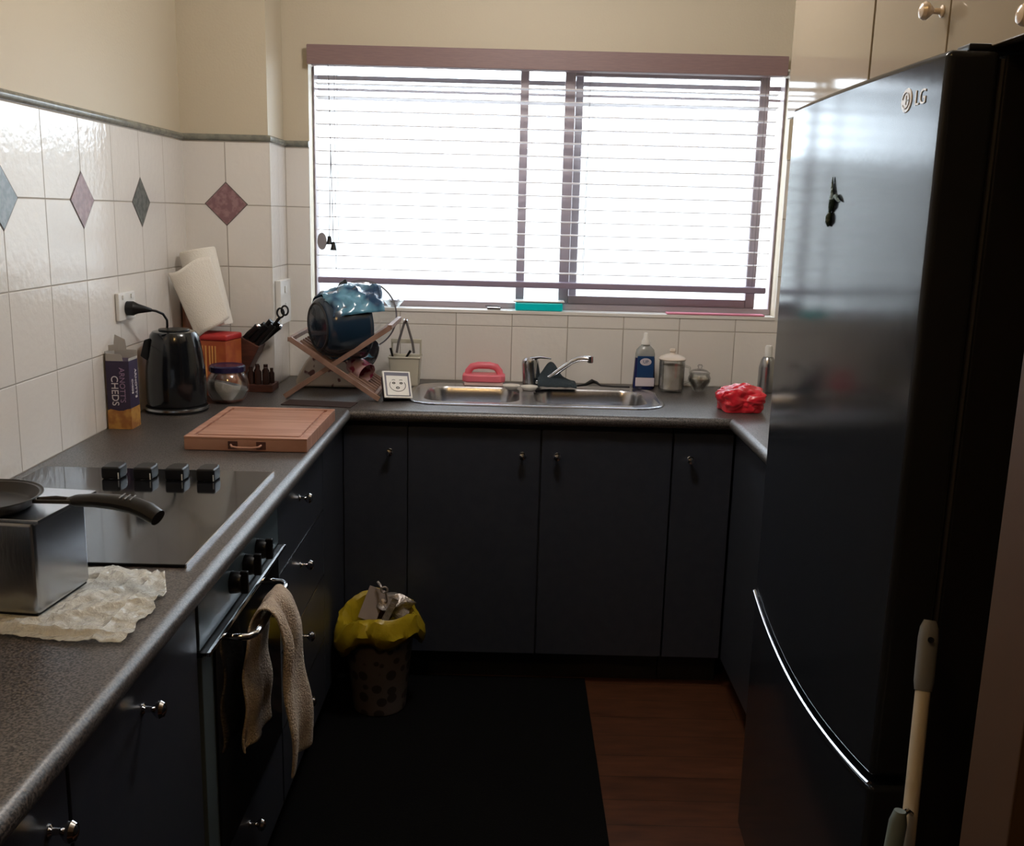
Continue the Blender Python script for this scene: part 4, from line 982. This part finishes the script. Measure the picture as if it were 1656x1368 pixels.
# slender magnet
bm = nb()
add_tube(bm, [(1.6575, -1.727, 1.484), (1.656, -1.729, 1.492), (1.656, -1.729, 1.501), (1.657, -1.731, 1.509), (1.656, -1.738, 1.518), (1.656, -1.741, 1.530), (1.657, -1.735, 1.543), (1.6575, -1.730, 1.556), (1.658, -1.728, 1.570)], [.002, .0055, .0055, .0025, .005, .0055, .003, .0022, .001], n=10)
add_tube(bm, [(1.6575, -1.741, 1.531), (1.656, -1.758, 1.536), (1.656, -1.772, 1.530), (1.657, -1.784, 1.526)], [.003, .004, .003, .001], n=8)
for v_ in bm.verts:
    v_.co.x -= bulge(v_.co.y); v_.co.y -= .008
mg = obj('fridge_magnet', bm, MAGN, origin=(1.655, -1.74, 1.52)); tag(mg, 'slender dark green figure magnet stuck on the upper fridge door', 'magnet')

# ================================================================== UPPER CABINETS
UX = 1.72
def upper(name, label, y0, y1, doors):
    t = thing(name, label, 'cabinet', (2.0, (y0+y1)/2, 1.73))
    obj('carcass', bx(UX+.019, y0+.001, 1.736, 2.345, y1-.001, 2.42), CREAM, t, smooth=False)
    for a, b, kp in doors:
        d = obj('door', bx(UX, a+.0022, 1.728, UX+.0185, b-.0022, 2.42, bev=.002), CREAM, t)
        if kp: knob(d, (UX, kp[0], kp[1]), (-1, 0, 0), 1.05, CERAM)
upper('wall_cupboard', 'glossy cream wall cupboard over the far part of the fridge, next to the window', -1.655, -1.105, [(-1.655, -1.105, None)])
upper('wall_cupboard', 'glossy cream wall cupboard with ceramic knobs over the near part of the fridge', -2.56, -1.66, [(-1.99, -1.66, (-1.962, 1.806)), (-2.56, -1.99, (-2.277, 1.742))])
struct('trim_1', bx(UX+.02, -2.56, 2.421, 2.345, -1.105, 2.499), PAINT)

# ================================================================== BIN
bcn = (.705, -.745, .009)
bn = thing('waste_bin', 'small spotted waste bin lined with a yellow bag, by the corner cupboard', 'bin', bcn)
obj('bin_body', lathe([(0, .001), (.078, .001), (.080, .005), (.094, .15), (.106, .268), (.109, .272), (.106, .272), (.091, .15), (.077, .01), (0, .008)], bcn, n=48), BINM, bn)
def wb_(r, h, a):
    return (r*(1+.05*math.sin(a*3+1)+.03*math.sin(a*7)), h + .012*math.sin(a*2+.6)+.010*math.sin(a*5))
bm = nb(); add_lathe(bm, [(.116, .225), (.126, .24), (.130, .262), (.128, .285), (.120, .305), (.108, .312), (.095, .300), (.085, .27), (.07, .22)], bcn, n=72, wob=wb_)
jitter(bm, .020, 17, 3); jitter(bm, .007, 45, 6)
obj('bag_liner', bm, YELBAG, bn, mods=[('SOLIDIFY', dict(thickness=.0012, offset=0))])
def waste(name, bm, m, label, cat): return tag(obj(name, bm, m, origin=(bcn[0], bcn[1], .3)), label, cat)
bm = nb(); add_box(bm, -.028, -.004, -.05, .028, .004, .05, bev=.001); bm.transform(Matrix.Translation((.685, -.745, .335)) @ Matrix.Rotation(.35, 4, 'Y') @ Matrix.Rotation(-.3, 4, 'X'))
waste('card_piece', bm, CARDB, 'grey-brown piece of card sticking up out of the bin', 'card')
bm = nb(); bmesh.ops.create_icosphere(bm, subdivisions=4, radius=.045); jitter(bm, .022, 26, 5)
for v_ in bm.verts: v_.co = Vector((v_.co.x*1.1, v_.co.y*.8, v_.co.z*.75)) + Vector((.75, -.73, .33))
waste('crumpled_foil', bm, FOILM, 'crumpled greyish foil at the right of the bin rubbish', 'foil')
bm = nb(); bmesh.ops.create_icosphere(bm, subdivisions=4, radius=.05); jitter(bm, .015, 20, 8)
for v_ in bm.verts: v_.co = Vector((v_.co.x*.9, v_.co.y*.9, v_.co.z*.8)) + Vector((.70, -.70, .31))
waste('brown_wrapper', bm, BROWNP, 'dark brown wrapper in the middle of the bin rubbish', 'wrapper')
bm = nb(); add_box(bm, -.010, -.002, -.04, .010, .002, .04, bev=.001); bm.transform(Matrix.Translation((.742, -.785, .335)) @ Matrix.Rotation(.45, 4, 'Y')); jitter(bm, .003, 40, 2)
waste('paper_strip', bm, FOILM, 'pale folded paper strip at the front of the bin rubbish', 'paper')
bm = tube([(.722+.010*math.cos(2*PI*i/16), -.76, .388+.009*math.sin(2*PI*i/16)) for i in range(17)], .003, n=8, cap=False); add_tube(bm, [(.700, -.745, .408), (.708, -.75, .400), (.714, -.758, .392)], .004, n=8)
add_tube(bm, [(.726, -.76, .380), (.73, -.75, .35), (.72, -.74, .33)], .003, n=8)
waste('ring_pull', bm, FOILM, 'small pale ring-shaped pull on top of the bin rubbish', 'ring pull')

# ================================================================== FLOOR MAT, BROOM
fm = obj('floor_mat', bx(.532, -3.9, .0005, 1.35, -.53, .008, bev=.002), MATB, origin=(1, -2, 0)); tag(fm, 'large black floor mat covering the left of the wooden floor', 'mat')
bt, bb = Vector((1.706, -2.190, .925)), Vector((1.583, -2.49, .10))
dirb = (bb-bt)
brm = thing('broom', 'pale-poled broom with grey grip leaning on the near side of the fridge', 'broom', (bb.x, bb.y, 0))
gr = bt + dirb*.115
obj('pole', tube([gr, bb], .0105, n=16), POLE, brm)
obj('grip', tube([bt - dirb*.0, bt+dirb*.012, bt+dirb*.03, bt+dirb*.10, gr-dirb.normalized()*.0005], [.009, .0135, .015, .0145, .0125], n=16, flat=.75, upv=(0, 1, .3)), GREYP, brm)
obj('hang_hole', lathe([(0, 0), (.0045, 0), (.0045, .0012), (0, .0012)], bt+dirb*.025+Vector((-.003, -.0155, 0)), (-.25, -1, .15), n=16), BLACKP, brm)
obj('head', bx(bb.x-.10, bb.y-.02, .070, bb.x+.10, bb.y+.02, .108, bev=.008), GREYP, brm)
obj('bristles', bx(bb.x-.11, bb.y-.026, .002, bb.x+.11, bb.y+.026, .0695, bev=.006), BRISTLE, brm)
dp = thing('dustpan', 'grey long-handled dustpan clipped beside the broom pole', 'dustpan', (1.60, -2.33, 0))
obj('handle', tube([(1.640, -2.312, .693), (1.6385, -2.313, .675), (1.60, -2.34, .30), (1.575, -2.36, .12)], [.008, .0125, .0125, .0125], n=14), DUSTG, dp)
obj('clip', tube([(1.648, -2.310, .688), (1.656, -2.300, .686), (1.664, -2.296, .678)], .0035, n=8), CHROME, dp)
bm = nb(); add_prism(bm, [(-2.42, .002), (-2.22, .002), (-2.22, .01), (-2.40, .012), (-2.405, .12), (-2.42, .12)], 0, 1.47, 1.58, bev=.002)
for v_ in bm.verts: v_.co.x += .02; v_.co.y += 0
bm.transform(Matrix.Translation((0, 0, 0))); obj('pan', bm, DUSTG, dp)

# unseen fitting, added to go with the kitchen fill light
lp = thing('added_ceiling_light', 'added round ceiling fitting for the fill light, out of view above the kitchen floor', 'ceiling light', (1.15, -1.25, 2.5))
obj('rose', lathe([(0, 0), (.09, 0), (.085, -.02), (0, -.02)], (1.15, -1.25, 2.499), n=32), WHITEP, lp)
